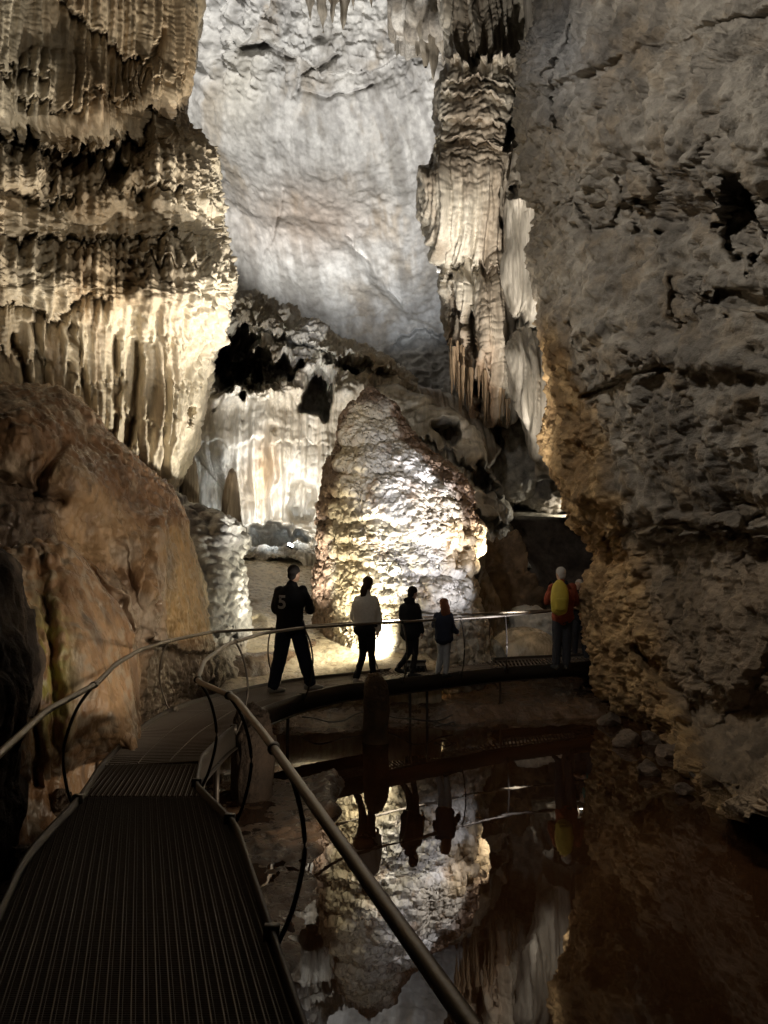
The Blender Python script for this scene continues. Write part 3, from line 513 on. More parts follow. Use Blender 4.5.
def dmodL(X, Y):
    d = -.35*sm(-6, 6, Y-np.interp(X, [540, 590, 640, 700, 768], [84, 74, 50, 30, 8]))*0+.22*sm(-5, 4, Y-np.interp(X, [540, 580, 640, 700, 768, 900], [90, 78, 52, 30, 8, -30]))*np.exp(-np.clip(Y-np.interp(X, [540, 580, 640, 700, 768, 900], [90, 78, 52, 30, 8, -30]), 0, None)/60)
    for k, (ln, A, w) in enumerate([([(590, 0), (566, 40), (548, 82)], .12, 2.5), ([(640, 158), (655, 172), (662, 190)], .3, 3), ([(614, 172), (618, 190)], .2, 2.5), ([(572, 205), (580, 228), (612, 222)], .28, 2.5), ([(738, 188), (752, 210), (766, 232)], .5, 5),
                                    ([(560, 325), (575, 345), (590, 350)], .2, 2.5), ([(672, 280), (674, 330)], .16, 2.5), ([(690, 290), (700, 320)], .12, 2.5), ([(705, 140), (700, 158)], .2, 3), ([(575, 400), (600, 388), (650, 372), (670, 368)], .3, 3), ([(605, 540), (640, 528), (700, 532), (768, 540)], .35, 3), ([(560, 60), (555, 100), (565, 130)], .25, 3), ([(640, 650), (690, 700), (700, 740)], .4, 6)]):
        d += crack(X, Y, ln, A, w, k+20)
    d += hole(X, Y, 735, 222, 24, 40, .45, -.2, .5, 3)+hole(X, Y, 640, 215, 26, 18, .25, 0, .6, 4)+hole(X, Y, 730, 300, 30, 14, .35, 0, .5, 5)
    d += ledge(X, Y, [(580, 392), (620, 380), (680, 372), (760, 380), (900, 380)], .25, 40, 4, .05, 6)+ledge(X, Y, [(600, 545), (650, 530), (720, 540), (800, 548), (900, 560)], .5, 60, 4, .05, 7)
    d += bulge(X, Y, 700, 120, 110, 90, .5)+bulge(X, Y, 660, 440, 130, 110, .5)+bulge(X, Y, 690, 620, 90, 110, .5)
    return d
def dL1(X, PX, PY, N):
    e = edge_mask(PX, PY); return .3*fbm(X*.45, 4, 171)+.14*fbm(sc(X, 1.6, 1.6, 1.2), 4, 172, .55, True)+.12*e*lumps(X, 1.5, 1, 173)
def dL2(X, PX, PY, N):
    e = edge_mask(PX, PY); w1, w2, _ = worley(X*2.2+.35*stk(noise(X*2, 1), noise(X*2, 2), noise(X*2, 3)), 174); up = 1-sm(230, 330, PY)
    return -.12+.045*sm(0, .25, w2-w1)*(.3+up)+.05*scales(X, 3.2, 1.3, 178)[0]*up+.09*fbm(X*3.1, 5, 175, .62)+.075*fbm(sc(X, 5, 5, 3.4), 5, 179, .62, True)-.08*(1-sm(0, .05, np.abs(fbm(X*.9, 4, 191, .55))))*sm(-.1, .3, noise(X*.5, 192))-.07*(1-sm(0, .07, np.abs(fbm(X*2.3, 4, 193, .55))))*sm(-.2, .2, noise(X*.7, 194))-.025*lumps(X, 9, 1, 195)*sm(.1, .5, noise(X*1.1, 196))+e*.08*fbm(X*5, 4, 176, .6, True)+.02*flutes(X, 5, .2, 177)
def colL(X, PX, PY):
    e = edge_mask(PX, PY); t = .5+.5*fbm(X*.8, 5, 181, .6); u = .5+.5*fbm(X*3, 4, 182, .6)
    c = lerp((.19, .165, .135), (.42, .375, .31), sm(.3, .7, t)); c = lerp(c, (.34, .26, .17), .5*sm(.5, .7, u))
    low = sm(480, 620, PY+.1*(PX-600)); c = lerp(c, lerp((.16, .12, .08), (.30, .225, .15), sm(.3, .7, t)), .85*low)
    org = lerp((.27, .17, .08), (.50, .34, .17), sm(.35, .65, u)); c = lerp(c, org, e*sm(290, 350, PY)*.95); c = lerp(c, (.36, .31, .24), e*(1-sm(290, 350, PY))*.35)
    g = sm(.55, .3, t)*(1-sm(100, 160, PY)); c = lerp(c, (.36, .37, .39), .6*np.exp(-((PX-560)/40)**2-((PY-50)/60)**2)); return c
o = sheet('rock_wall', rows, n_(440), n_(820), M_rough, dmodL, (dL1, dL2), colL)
tag(o, 'towering dark grey brown rock wall leaning in from the right, with an orange crumbly left edge', 'rock wall')
# ================================================================== CENTRAL STALAGMITE (H)
oH = [(384, 366, 374), (388, 361, 380), (394, 356, 387), (400, 349, 398), (412, 342, 406), (430, 335, 413), (449, 329, 430), (466, 322, 453), (487, 317.5, 470), (508, 313, 477), (528, 312, 481), (542, 312, 482), (550, 312, 474), (562, 312, 474), (572, 312, 480), (598, 312, 484), (622, 312, 489), (651, 314, 494), (700, 316, 498)]
nv, nu = n_(640), n_(620); hs = spl(np.array(oH, float), nv); DC = 15.0
y_, lft, rgt = hs.T; pc = P((lft+rgt)/2, y_, DC); pl = P(lft, y_, DC); pr = P(rgt, y_, DC)
cx = pc[:, 0]; cz = pc[:, 2]; rx = (pr[:, 0]-pl[:, 0])/2; th = np.linspace(0, 2*math.pi, nu, endpoint=False)-math.pi/2+math.pi
ry = rx*.95; cy = DC+.25*(1-rx/rx.max())
X = np.stack([cx[:, None]+rx[:, None]*np.cos(-th)[None], cy[:, None]+ry[:, None]*np.sin(-th)[None], np.repeat(cz[:, None], nu, 1)], -1)
PXH = lft[:, None]+(rgt-lft)[:, None]*(.5+.5*np.cos(-th)[None]); PYH = np.repeat(y_[:, None], nu, 1); front = np.sin(-th)[None] < .2
def gn(X):
    n = gnormal(X, True); c = np.stack([cx[:, None]+0*th[None], cy[:, None]+0*th[None], np.repeat(cz[:, None], nu, 1)], -1)
    s = np.sign(((X-c)*n).sum(-1, keepdims=True).mean()); return n*s
XF = X.astype(F32); fl = sm(432, 450, PXH)*(1-sm(478, 486, PXH))*sm(520, 530, PYH)*(1-sm(564, 572, PYH))*front
s1, _ = scales(XF, 1.3, 1.6, 201, 1.); s2, _ = scales(XF, 3.2, 1.6, 202, 1.)
d = .13*s1+.10*s2+.10*noise(XF*.8, 203)-.26
for ln, A in (([(312, 560), (345, 556), (380, 566), (420, 578)], .3), ([(415, 566), (450, 572), (486, 568)], .45), ([(316, 520), (350, 526), (380, 520), (400, 530)], .18), ([(330, 470), (360, 478), (395, 472), (430, 484)], .16), ([(325, 440), (350, 446), (372, 440)], .2), ([(318, 500), (345, 498), (362, 504)], .2), ([(318, 545), (340, 540), (365, 548)], .2), ([(345, 600), (385, 594), (430, 604), (480, 596)], .15)):
    d = d-ledge(PXH, PYH, ln, A, 7, 3, .12, 3)*front
d = d+.12*fl
X = X+gn(X)*d[..., None]*np.clip(rx/.5, .25, 1)[:, None, None]; XF = X.astype(F32)
d = (1-fl)*(.05*scales(XF, 6.5, 1.7, 204, .8)[0]+.045*scales(XF, 13, 1.4, 209)[0]+.03*lumps(XF, 23, 1.2, 208))+fl*.14*flutes(XF, 5.5, .03, 206, .2)+.02*fbm(XF*6, 3, 207)
X = X+gn(X)*d[..., None]*np.clip(rx/.5, .25, 1)[:, None, None]
XF = X.astype(F32); t = .5+.5*fbm(XF*1.1, 4, 211); u = .5+.5*fbm(XF*4, 3, 212)
c = lerp((.50, .44, .34), (.66, .63, .58), sm(.3, .65, t)); c = lerp(c, (.60, .44, .24), .8*fl); c = lerp(c, (.62, .50, .30), .6*(1-sm(345, 390, PXH)))
c = lerp(c, (.40, .26, .15), .6*sm(.6, .8, u)); ct = np.cos(-th)[None]+.12*noise(XF*1.2, 219); rim_shade = np.maximum(1-sm(-.2, .2, -np.sin(-th)[None]+.0*PYH), np.maximum(1-sm(-.84, -.70, ct), sm(.72, .86, ct+.2*(1-sm(420, 520, PYH)))*(1-sm(520, 545, PYH)))); rim_shade = np.maximum(rim_shade, 1-sm(392, 402, PYH+12*noise(XF*2, 218))); c = lerp(c, (.16, .095, .055), .92*rim_shade)  # shade of the receding sides and top painted into the albedo as brown
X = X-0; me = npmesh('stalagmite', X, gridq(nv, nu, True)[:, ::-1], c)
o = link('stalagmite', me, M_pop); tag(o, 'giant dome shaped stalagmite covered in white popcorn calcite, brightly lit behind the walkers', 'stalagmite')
# ---- small free stalagmites and boulders (closed lumps)
def lump(name, c, r, mat, col, s, amp=.25, rough=.06, top=1., nv=70, nu=90, f=1., label=None, cat='rock', group=None, flu=0., facets=0):
    th = np.linspace(0, 2*math.pi, nu, endpoint=False); ph = np.linspace(0.02, math.pi-.02, nv)
    st = np.sign(np.cos(ph))*np.abs(np.cos(ph))**top
    X = np.stack([r[0]*np.sin(ph)[:, None]*np.cos(-th)[None], r[1]*np.sin(ph)[:, None]*np.sin(-th)[None], np.repeat((r[2]*st)[:, None], nu, 1)], -1)
    rr = np.array(r, float); rg_ = np.random.RandomState(s); Xn = X/rr
    for _ in range(facets):
        pn = rg_.normal(size=3); pn /= np.linalg.norm(pn); cc_ = rg_.uniform(.5, .8); q_ = Xn@pn; Xn = Xn-np.clip(q_-cc_, 0, None)[..., None]*pn
    X = Xn*rr
    N = X/np.maximum(np.linalg.norm(X, axis=-1, keepdims=True), 1e-6); m = min(r[0], r[2]); XF = (X+np.array(c)).astype(F32)
    X = X+N*(m*(amp*fbm(XF*f/m*.7, 3, s)+.18*amp*(lumps(XF, 2.2*f/m, 1, s+1)-.5)))[..., None]
    X = X+N*(m*rough*fbm(XF*5*f/m, 4, s+2, .6))[..., None]
    if flu: X = X+N*(flu*flutes(XF, .6*f/flu, .06, s+3))[..., None]
    cc = lerp(np.array(col)*.6, np.array(col)*1.2, sm(.3, .7, .5+.5*fbm(XF*2.5, 4, s+5)))
    o = link(name, npmesh(name, X, gridq(nv, nu, True), cc), mat); o.location = c; tag(o, label, cat, group); return o
def lump_px(name, px, py0, py1, w, d, *a, dy=1., **k):
    t = V(px, py0, d); b = V(px, py1, d); rz = (t.z-b.z)/2; rx = w/2/FOC*d/1.0
    return lump(name, (t.x, d, (t.z+b.z)/2), (rx, rx*dy, rz), *a, **k)
lump_px('stalagmite', 190, 452, 560, 20, 15.5, M_flow, (.36, .30, .23), 401, cat='stalagmite', label='small dark stalagmite at the foot of the long flutes, left of its twin', group='small dark stalagmites', flu=.03)
lump_px('stalagmite', 232, 470, 580, 19, 16.2, M_flow, (.40, .32, .24), 402, cat='stalagmite', label='slender dark stalagmite standing between the scaly slope and the small floor lamp', group='small dark stalagmites', flu=.03)
lump_px('boulder', 508, 525, 700, 70, 16.6, M_rough, (.16, .115, .075), 403, amp=.6, rough=.2, facets=9, nv=140, nu=160, label='dark brown craggy boulder right of the giant stalagmite', cat='boulder', dy=.8)
lump_px('boulder', 492, 560, 690, 40, 15.9, M_smooth, (.16, .12, .075), 404, amp=.4, rough=.12, facets=6, label='olive brown rounded hump between the giant stalagmite and the craggy boulder', cat='boulder')
lump_px('boulder', 524, 628, 700, 74, 15.2, M_smooth, (.55, .46, .32), 405, amp=.12, rough=.02, label='smooth pale yellowish dome right behind the railing, left of the backpack man', cat='boulder', dy=.8)
lump_px('boulder', 530, 610, 660, 60, 16.0, M_pop, (.55, .54, .5), 406, amp=.3, rough=.12, label='grey nubbly rock just above the pale dome', cat='boulder', dy=.7)
lump_px('boulder', 492, 640, 700, 30, 14.6, M_pop, (.5, .48, .42), 407, amp=.3, rough=.12, label='grey crusted rock at the right foot of the giant stalagmite', cat='boulder', dy=.7)
# rocks at the foot of the right wall
rk = [(648, 770, 30, 16), (672, 752, 34, 18), (626, 742, 30, 20), (700, 776, 30, 16), (610, 722, 26, 14), (652, 740, 26, 16), (686, 790, 28, 12), (628, 712, 22, 12)]
lbl = ['flat grey slab rock at the waterline below the right wall', 'angular grey block leaning on the base of the right wall', 'squarish brown block at the far left of the waterside rocks', 'rounded rock tucked under the lowest overhang of the right wall', 'small dark rock under the far end of the footbridge', 'wedge shaped rock in the middle of the waterside rocks', 'nearest low rock half under water by the right wall', 'rough little rock touching the orange foot of the right wall']
for k, ((x, y, w, h), lb) in enumerate(zip(rk, lbl)):
    g = G(x, y, WZ+.05); r = w/2/FOC*g.y*.9
    lump('rock', (g.x, g.y, WZ+.06), (r, r*.8, h/FOC*g.y*.55), M_rough, (.20, .15, .11), 420+k, amp=.35, rough=.1, top=.8, nv=70, nu=80, facets=12, label=lb, group='rocks along the water below the right wall')
# left bank rocks
rk = [(150, 700, 34, 16, 0.0), (170, 692, 24, 14, 0.), (122, 738, 26, 16, -.1), (60, 800, 40, 24, -.2), (20, 850, 50, 30, -.2), (5, 800, 60, 60, -.2), (-30, 900, 60, 40, -.3)]
lbl = ['flat grey stone under the left railing where the walkway turns', 'low rubble stone next to the walkway turn', 'small brown stone between the smooth dome and the walkway', 'dark stone in the gloom beside the left kerb', 'large unlit stone at the lower left edge', 'dark upright rock at the left edge below the black mound', 'unlit stone at the bottom left corner']
for k, ((x, y, w, h, z), lb) in enumerate(zip(rk, lbl)):
    g = G(x, y, z-.15); r = w/2/FOC*g.y
    lump('rock', (g.x, g.y, z-.2), (r, r*.8, h/FOC*g.y*.6), M_rough, (.17, .13, .10), 440+k, amp=.35, rough=.1, nv=70, nu=80, facets=10, label=lb, group='rocks on the left bank')
# ================================================================== GROUND, SLOPE, WATER
xs = np.linspace(-14, 14, n_(700)); ys = np.linspace(-5, 30, n_(800)); XX, YY = np.meshgrid(xs, ys[::-1])
base = -1.15+0*XX; q = np.stack([XX, YY, 0*XX], -1).astype(F32)
lx = np.interp(YY, [-5, 0, 2.6, 5, 7, 9, 11, 12.5, 14, 30], [-1.6, -1.5, -1.7, -2.1, -2.9, -3., -2.4, -1.0, 0, 0])
bank = sm(.1, 1.2, lx-XX)*(.75+.25*sm(9, 11, YY)); far = sm(10.9, 12.6, YY+.25*noise(q*.9, 1)-.14*(XX-0))
h = base+.82*np.maximum(bank, 0)+far*.60+.5*sm(12.8, 16.5, YY)
nb = np.exp(-(((XX+.75)/.62)**2)**2-((YY-6.7)/2.)**4); mud = (1-sm(-.62, -.28, XX+.16*fbm(q*2.2, 3, 77)))*sm(2.5, 3.6, YY)*(1-sm(8.6, 9.6, YY+.3*noise(q, 78))); h = np.maximum(h, h*(1-mud)+mud*(WZ+.005+.035*fbm(q*3, 4, 79)+.03*lumps(q, 9, 1, 80)*sm(-.2, .3, noise(q*1.5, 81))+.015*fbm(q*14, 3, 82))); h = h+nb*.0+.28*np.exp(-((XX+.3)/.4)**2-((YY-8.6)/1.)**2)
h = h+(1-mud)*(.07*fbm(q*1.6, 5, 5)+.05*fbm(q*6, 4, 6))
rw = sm(3.4, 4.4, XX-.0*YY+.12*(YY-7)); h = h-0*rw
t = .5+.5*fbm(q*1.3, 4, 8); cg = lerp((.05, .028, .015), (.13, .075, .04), sm(.3, .7, t)); cg = lerp(cg, (.17, .12, .08), .6*bank)
X = np.stack([XX, YY, h], -1); o = link('ground', npmesh('ground', X, gridq(*XX.shape), cg), M_mud); tag(o, kind='structure')
# sandy slope up to the lamp
rows = [[(225, 556, 19), (262, 556, 19.5), (300, 556, 20), (335, 560, 20), (380, 560, 20)], [(232, 572, 17.2), (262, 570, 18), (300, 572, 18.3), (335, 575, 18.2), (380, 580, 18)],
        [(232, 610, 14.8), (262, 606, 15.2), (300, 604, 15.8), (335, 606, 16), (390, 615, 15.8)], [(235, 640, 13.3), (262, 638, 13.6), (300, 632, 14.), (345, 630, 14.2), (410, 640, 14)],
        [(232, 672, 12.2), (262, 668, 12.5), (300, 664, 12.8), (345, 660, 13.2), (430, 662, 13.2)], [(215, 700, 11.3), (262, 690, 11.8), (300, 684, 12.2), (345, 678, 12.6), (440, 676, 12.9)], [(215, 730, 11.3), (262, 730, 11.8), (300, 730, 12.2), (345, 730, 12.6), (440, 730, 12.9)]]
def dmodG(X, Y): return ledge(X, Y, [(225, 590), (250, 600), (275, 594), (300, 600), (318, 596)], .35, 12, 2, .06, 2, 6)+ledge(X, Y, [(222, 612), (245, 624), (262, 618)], .4, 10, 2, .06, 3, 4)
o = sheet('sandy_slope', rows, n_(220), n_(200), M_smooth, dmodG, (lambda X, PX, PY, N: .12*noise(X*.7, 221)+.02*fbm(X*5, 4, 222),), lambda X, PX, PY: lerp((.42, .35, .24), (.60, .53, .40), sm(.3, .7, .5+.5*fbm(X*1.6, 4, 223))), sk=.4)
tag(o, kind='structure')
# water
mw, nt, b = principled('still_water'); b.inputs['Base Color'].default_value = (.04, .018, .008, 1); b.inputs['Roughness'].default_value = .012; b.inputs['IOR'].default_value = 1.62
n = nt.nodes.new('ShaderNodeTexNoise'); n.inputs['Scale'].default_value = 2.2; n.inputs['Detail'].default_value = 3; bp = nt.nodes.new('ShaderNodeBump'); bp.inputs['Strength'].default_value = .05; bp.inputs['Distance'].default_value = .02
tc = nt.nodes.new('ShaderNodeTexCoord'); nt.links.new(tc.outputs['Object'], n.inputs['Vector']); nt.links.new(n.outputs['Fac'], bp.inputs['Height']); nt.links.new(bp.outputs[0], b.inputs['Normal'])
me = npmesh('water', np.array([[-13, -4.5, WZ], [13, -4.5, WZ], [13, 14.5, WZ], [-13, 14.5, WZ]]), np.array([[0, 1, 2, 3]]), None, False); o = link('water', me, mw); tag(o, kind='structure')
# enclosing cave
th = np.linspace(0, 2*math.pi, 160, endpoint=False); ph = np.linspace(.01, math.pi-.01, 90)
X = np.stack([26*np.sin(ph)[:, None]*np.cos(th)[None], 12+32*np.sin(ph)[:, None]*np.sin(th)[None], 12+27*np.repeat(np.cos(ph)[:, None], 160, 1)], -1)
N = X-np.array([0, 12, 12]); N /= np.linalg.norm(N, axis=-1, keepdims=True); X = X+N*(1.5*fbm(X.astype(F32)*.2, 4, 9))[..., None]
o = link('cave_shell', npmesh('cave_shell', X, gridq(90, 160, True), lerp((.16, .13, .1), (.3, .26, .22), sm(.3, .7, .5+.5*noise(X.astype(F32)*.5, 3)))), M_far); tag(o, kind='structure')
# ================================================================== WALKWAY
M_steel = plain('galvanised_steel', (.20, .175, .145), .4, .8, bump=.15, bs=60)
M_dark = plain('dark_painted_steel', (.05, .042, .035), .5, .6, bump=.2, bs=50)
M_grate = plain('grating_steel', (.13, .105, .085), .6, .35, bump=.2, bs=80, var=.3)
def Vn(x, y, z=0.): return Vector((x, y, z))
Lr = [Vn(-.40, -1), Vn(-.72, 0), Vn(-1.05, 1.), Vn(-1.40, 2.05), G(-2, 918), G(30, 856), G(80, 800), G(104, 765), G(137, 733), G(175, 710), G(225, 695), G(290, 682), G(370, 673), G(480, 661), G(602, 655), G(690, 650)]
Rr = [Vn(.95, -1), Vn(.63, 0), Vn(.30, 1.), Vn(-.02, 2.0), G(263, 912), G(236, 829), G(196, 788), G(201, 760), G(226, 735), G(262, 711), G(298, 698), G(340, 688), G(400, 681), G(500, 670), G(602, 663), G(690, 658)]
def tight(p, e=.14):
    p = [Vector(v) for v in p]; out = []
    for i in range(len(p)-1):
        q = [0, e, .5, 1-e]; out += [p[i].lerp(p[i+1], t) for t in q]
    out.append(p[-1]); sm_ = [out[0]]
    for i in range(1, len(out)-1): sm_.append(out[i] if i % 4 else (out[i-1]+out[i]*2+out[i+1])/4)
    return sm_+[out[-1]]
def rib(Ls, Rs, m): Ls, Rs = spl(np.array([list(v) for v in Ls]), 200), tight(Rs); return spl(np.array([list(v) for v in Ls]), m), spl(np.array([list(v) for v in Rs]), m)
def bars(polys, w, z1, z0):
    """flat bars standing on edge along each polyline"""
    vv, qq, off = [], [], 0
    for p in polys:
        p = np.asarray(p, float); t = np.gradient(p[:, :2], axis=0); t /= np.linalg.norm(t, axis=1, keepdims=True)+1e-9
        s = np.stack([t[:, 1], -t[:, 0]], 1)*w/2; n = len(p); v = np.zeros((n, 4, 3))
        for k, (sg, z) in enumerate(((-1, z0), (1, z0), (1, z1), (-1, z1))): v[:, k, :2] = p[:, :2]+sg*s; v[:, k, 2] = p[:, 2]+z
        vv.append(v.reshape(-1, 3)); q = gridq(n, 4, True)[:, ::-1]+off; qq.append(q); e = off+4*(n-1)
        qq.append(np.array([[off, off+1, off+2, off+3], [e+3, e+2, e+1, e]])); off += 4*n
    return np.concatenate(vv), np.concatenate(qq)
def barobj(name, polys, w, z1, z0, mat, parent):
    v, q = bars(polys, w, z1, z0); return link(name, npmesh(name, v, q, None, False), mat, parent)
def tube(pts, r, m=60, seg=12, closed=False, smooth=True):
    p = spl(np.array([list(v) for v in pts]), m) if smooth else np.array([list(v) for v in pts], float)
    t = np.gradient(p, axis=0); t /= np.linalg.norm(t, axis=1, keepdims=True)+1e-9; up = np.array([0, 0, 1.])
    a = np.cross(t, up+np.array([.01, .02, 0])); a /= np.linalg.norm(a, axis=1, keepdims=True)+1e-9; b = np.cross(t, a)
    th = np.linspace(0, 2*math.pi, seg, endpoint=False)
    r = np.broadcast_to(np.asarray(r, float), (len(p),))
    X = p[:, None]+r[:, None, None]*(a[:, None]*np.cos(th)[None, :, None]+b[:, None]*np.sin(th)[None, :, None])
    q = gridq(len(p), seg, True); v = X.reshape(-1, 3); n = len(v); v = np.vstack([v, p[0], p[-1]])
    k = np.arange(seg); c0 = np.stack([k, (k+1) % seg, np.full(seg, n), np.full(seg, n)], 1); o = (len(p)-1)*seg
    c1 = np.stack([o+(k+1) % seg, o+k, np.full(seg, n+1), np.full(seg, n+1)], 1)
    return v, q, np.vstack([c0[:, :3], c1[:, :3]])
def trimesh(name, parts, smooth=True):
    vs, fs, off = [], [], 0
    for v, q, t in parts:
        vs += [tuple(x) for x in v]; fs += [tuple(int(i)+off for i in f) for f in q]+[tuple(int(i)+off for i in f) for f in t]; off += len(v)
    me = bpy.data.meshes.new(name); me.from_pydata(vs, [], fs); me.update()
    if smooth: me.polygons.foreach_set('use_smooth', [True]*len(me.polygons))
    return me
def tubeobj(name, pts, r, mat, parent=None, m=60, seg=12, smooth=True): return link(name, trimesh(name, [tube(pts, r, m, seg, smooth=smooth)]), mat, parent)
def boxv(c, sx, sy, sz, rot=None):
    v = np.array([[x*sx/2, y*sy/2, z*sz/2] for x in (-1, 1) for y in (-1, 1) for z in (-1, 1)])
    if rot is not None: v = v@np.array(rot.to_3x3()).T
    return v+np.array(c), np.array([[0, 1, 3, 2], [4, 6, 7, 5], [0, 4, 5, 1], [2, 3, 7, 6], [0, 2, 6, 4], [1, 5, 7, 3]]), np.zeros((0, 3), int)
walk = empty('walkway', (0, 0, 0), 'curved steel grating walkway with bowed railings crossing the pool', 'walkway')
# three deck panels: two with long bars, the rest with cross bars
def panel(i0, i1, nlong, ncross, wl, wc, m=40):
    Lp, Rp = rib(Lr, Rr, (len(Lr)-1)*m+1); a, b = i0*m, i1*m+1; Lp, Rp = Lp[a:b], Rp[a:b]
    lon = [Lp*(1-t)+Rp*t for t in np.linspace(.015, .985, nlong)]
    d = np.concatenate([[0], np.cumsum(np.linalg.norm(np.diff((Lp+Rp)/2, axis=0), axis=1))])
    cr = []
    for s in np.linspace(.01, d[-1]-.01, ncross):
        l = np.array([np.interp(s, d, Lp[:, k]) for k in range(3)]); r = np.array([np.interp(s, d, Rp[:, k]) for k in range(3)]); cr.append(np.stack([l, r]))
    v1, q1 = bars(lon, wl, .0, -.03); v2, q2 = bars(cr, wc, -.004, -.024)
    o = link('deck_panel', npmesh('deck_panel', np.concatenate([v1, v2]), np.concatenate([q1, q2+len(v1)]), None, False), M_grate, walk); return o
def straight(y0, y1, dirx, sp, w):
    Lp, Rp = rib(Lr, Rr, 2001); out = []
    for o in np.arange(-6, 6, sp):
        yy = np.linspace(y0, y1, 240); x = o+dirx*(yy-y0); ok = (x > np.interp(yy, Lp[:1150, 1], Lp[:1150, 0])+.02) & (x < np.interp(yy, Rp[:1150, 1], Rp[:1150, 0])-.02)
        idx = np.where(ok)[0]
        if len(idx) > 3:
            a = [idx[0]]
            for i, k in enumerate(idx[1:]):
                if k != idx[i]+1: a = [k]
            out.append(np.array([[x[idx[0]], yy[idx[0]], 0], [x[idx[-1]], yy[idx[-1]], 0]]))
    return out
def cross(y0, y1, sp, w):
    Lp, Rp = rib(Lr, Rr, 2001); out = []
    for y in np.arange(y0, y1, sp):
        a = np.interp(y, Lp[:1150, 1], Lp[:1150, 0])+.02; b = np.interp(y, Rp[:1150, 1], Rp[:1150, 0])-.02; out.append(np.array([[a, y, 0], [b, y, 0]]))
    return out
def gpanel(y0, y1, dirx, sp, w, cs):
    v1, q1 = bars(straight(y0, y1, dirx, sp, w), w, -.002, -.03); mesh_ = [b_ for k_, b_ in enumerate(straight(y0, y1, dirx, sp/3, w)) if k_ % 3]; v2, q2 = bars(cross(y0+.02, y1, cs, .004)+mesh_, .003, -.005, -.02)
    link('deck_panel', npmesh('deck_panel', np.concatenate([v1, v2]), np.concatenate([q1, q2+len(v1)]), None, False), M_grate, walk)
gpanel(-1., 2.6, -.328, .051, .0055, .015); gpanel(2.61, 5.74, -.328, .051, .0055, .015); gpanel(5.75, 6.68, -.16, .042, .008, .02)
def panelT(i0, i1, nl, nc):
    return panel(i0, i1, nl, nc, .006, .022)
panelT(7, 9, 4, 44); panelT(9, 11, 4, 50); panelT(11, 13, 4, 60); panelT(13, 15, 4, 60)
Lp, Rp = rib(Lr, Rr, 601)
for E, sg in ((Lp, -1), (Rp, 1)):
    v, q = bars([E], .022, .045, -.19); v2, q2 = bars([E+np.array([0, 0, -.19])], .09, .004, -.008)
    link('edge_beam', npmesh('edge_beam', np.concatenate([v, v2]), np.concatenate([q, q2+len(v)]), None, False), M_dark, walk)
# handrails
def edge_at(E, k): return Vector(E[k])
Rz = [.86, .86, .86, .86, .86, .86, .865, .87, .90, .93, .94, .945, .955, .98, 1.03, 1.05]
Rrail = [v+Vn(0, 0, z) for v, z in zip(Rr, Rz)]
Rrail[5] = V(235, 698, Rr[5].y); Rrail[6] = V(197, 681, Rr[6].y); Rrail[7] = V(204, 661, Rr[7].y); Rrail[8] = V(228, 644, Rr[8].y); Rrail[9] = V(262, 633.5, Rr[9].y)
Rrail[10] = V(300, 628, Rr[10].y); Rrail[11] = V(340, 625.5, Rr[11].y); Rrail[12] = V(400, 622, Rr[12].y); Rrail[13] = V(500, 616, Rr[13].y)
dR = [v.y for v in Lr]
Lrail = [Lr[0]+Vn(0, 0, .86), Lr[1]+Vn(0, 0, .86), Lr[2]+Vn(0, 0, .86), Lr[3]+Vn(0, 0, .86), V(0, 753, 3.6), V(46, 711, dR[5]), V(96, 684, dR[6]), V(116, 664, dR[7]), V(140, 650, dR[8]), V(170, 640.5, dR[9]), V(212, 632, dR[10]), V(285, 628, dR[11]), V(360, 622, dR[12]), V(480, 613.5, dR[13]), V(602, 607.5, dR[14]), V(690, 604, dR[15])]
def rail(pts, E, posts, r, sgn):
    # short straight run then bends, as bent tube
    E, pts_ = tight(E), tight(pts); h = tubeobj('handrail', pts_, r, M_steel, walk, m=600, seg=14)
    P_ = spl(np.array([list(v) for v in pts_]), 1501); E_ = spl(np.array([list(v) for v in E]), 1501)
    cen = (spl(np.array([list(v) for v in Lr]), 1501)+spl(np.array([list(v) for v in tight(Rr)]), 1501))/2
    for u in posts:
        k = int(u/(len(pts)-1)*1500); a = Vector(E_[k])+Vn(0, 0, -.05); b = Vector(P_[k]); out = Vector(E_[k]-cen[k]); out.z = 0; out.normalize()
        mid = [a+out*.02, a.lerp(b, .2)+out*.10, a.lerp(b, .5)+out*.15, a.lerp(b, .8)+out*.10, b]
        t1 = tube(mid, .012, 24, 8); pl_ = boxv((a.x, a.y, a.z+.06), .07, .05, .09); cl = tube([b+Vn(-.0, -.025, 0), b+Vn(0, .025, 0)], .027, 4, 12)
        link('post', trimesh('post', [t1, pl_, cl]), M_dark if sgn > 0 else M_steel, h)
    return h
rail(Rrail, Rr, [1.0, 3.75, 5.25, 6.15, 8.3, 10.2, 12.0, 12.55, 13.1, 13.6, 14.4], .021, 1)
rail(Lrail, Lr, [1.2, 3.6, 5.9, 8.9, 10.7, 12.2, 13.2, 14.2], .021, -1)
# legs under the deck
for (x, y0, y1, d) in ((288, 705, 742, None), (410, 690, 730, None), (427, 690, 748, None), (500, 680, 720, None), (250, 725, 760, None), (590, 672, 700, None)):
    t = G(x, y0, -.19); top = Vn(t.x, t.y, -.19); tubeobj('leg', [top, Vn(t.x, t.y, -1.15)], .022, M_dark, walk, m=4, seg=10)
for u in (3.2, 4.6, 6.2, 7.6):
    k = int(u/15*600); 
    for E in (Lp, Rp): e = Vector(E[k]); tubeobj('leg', [e+Vn(0, 0, -.18), e+Vn(0, 0, -1.15)], .03, M_dark, walk, m=4, seg=10)
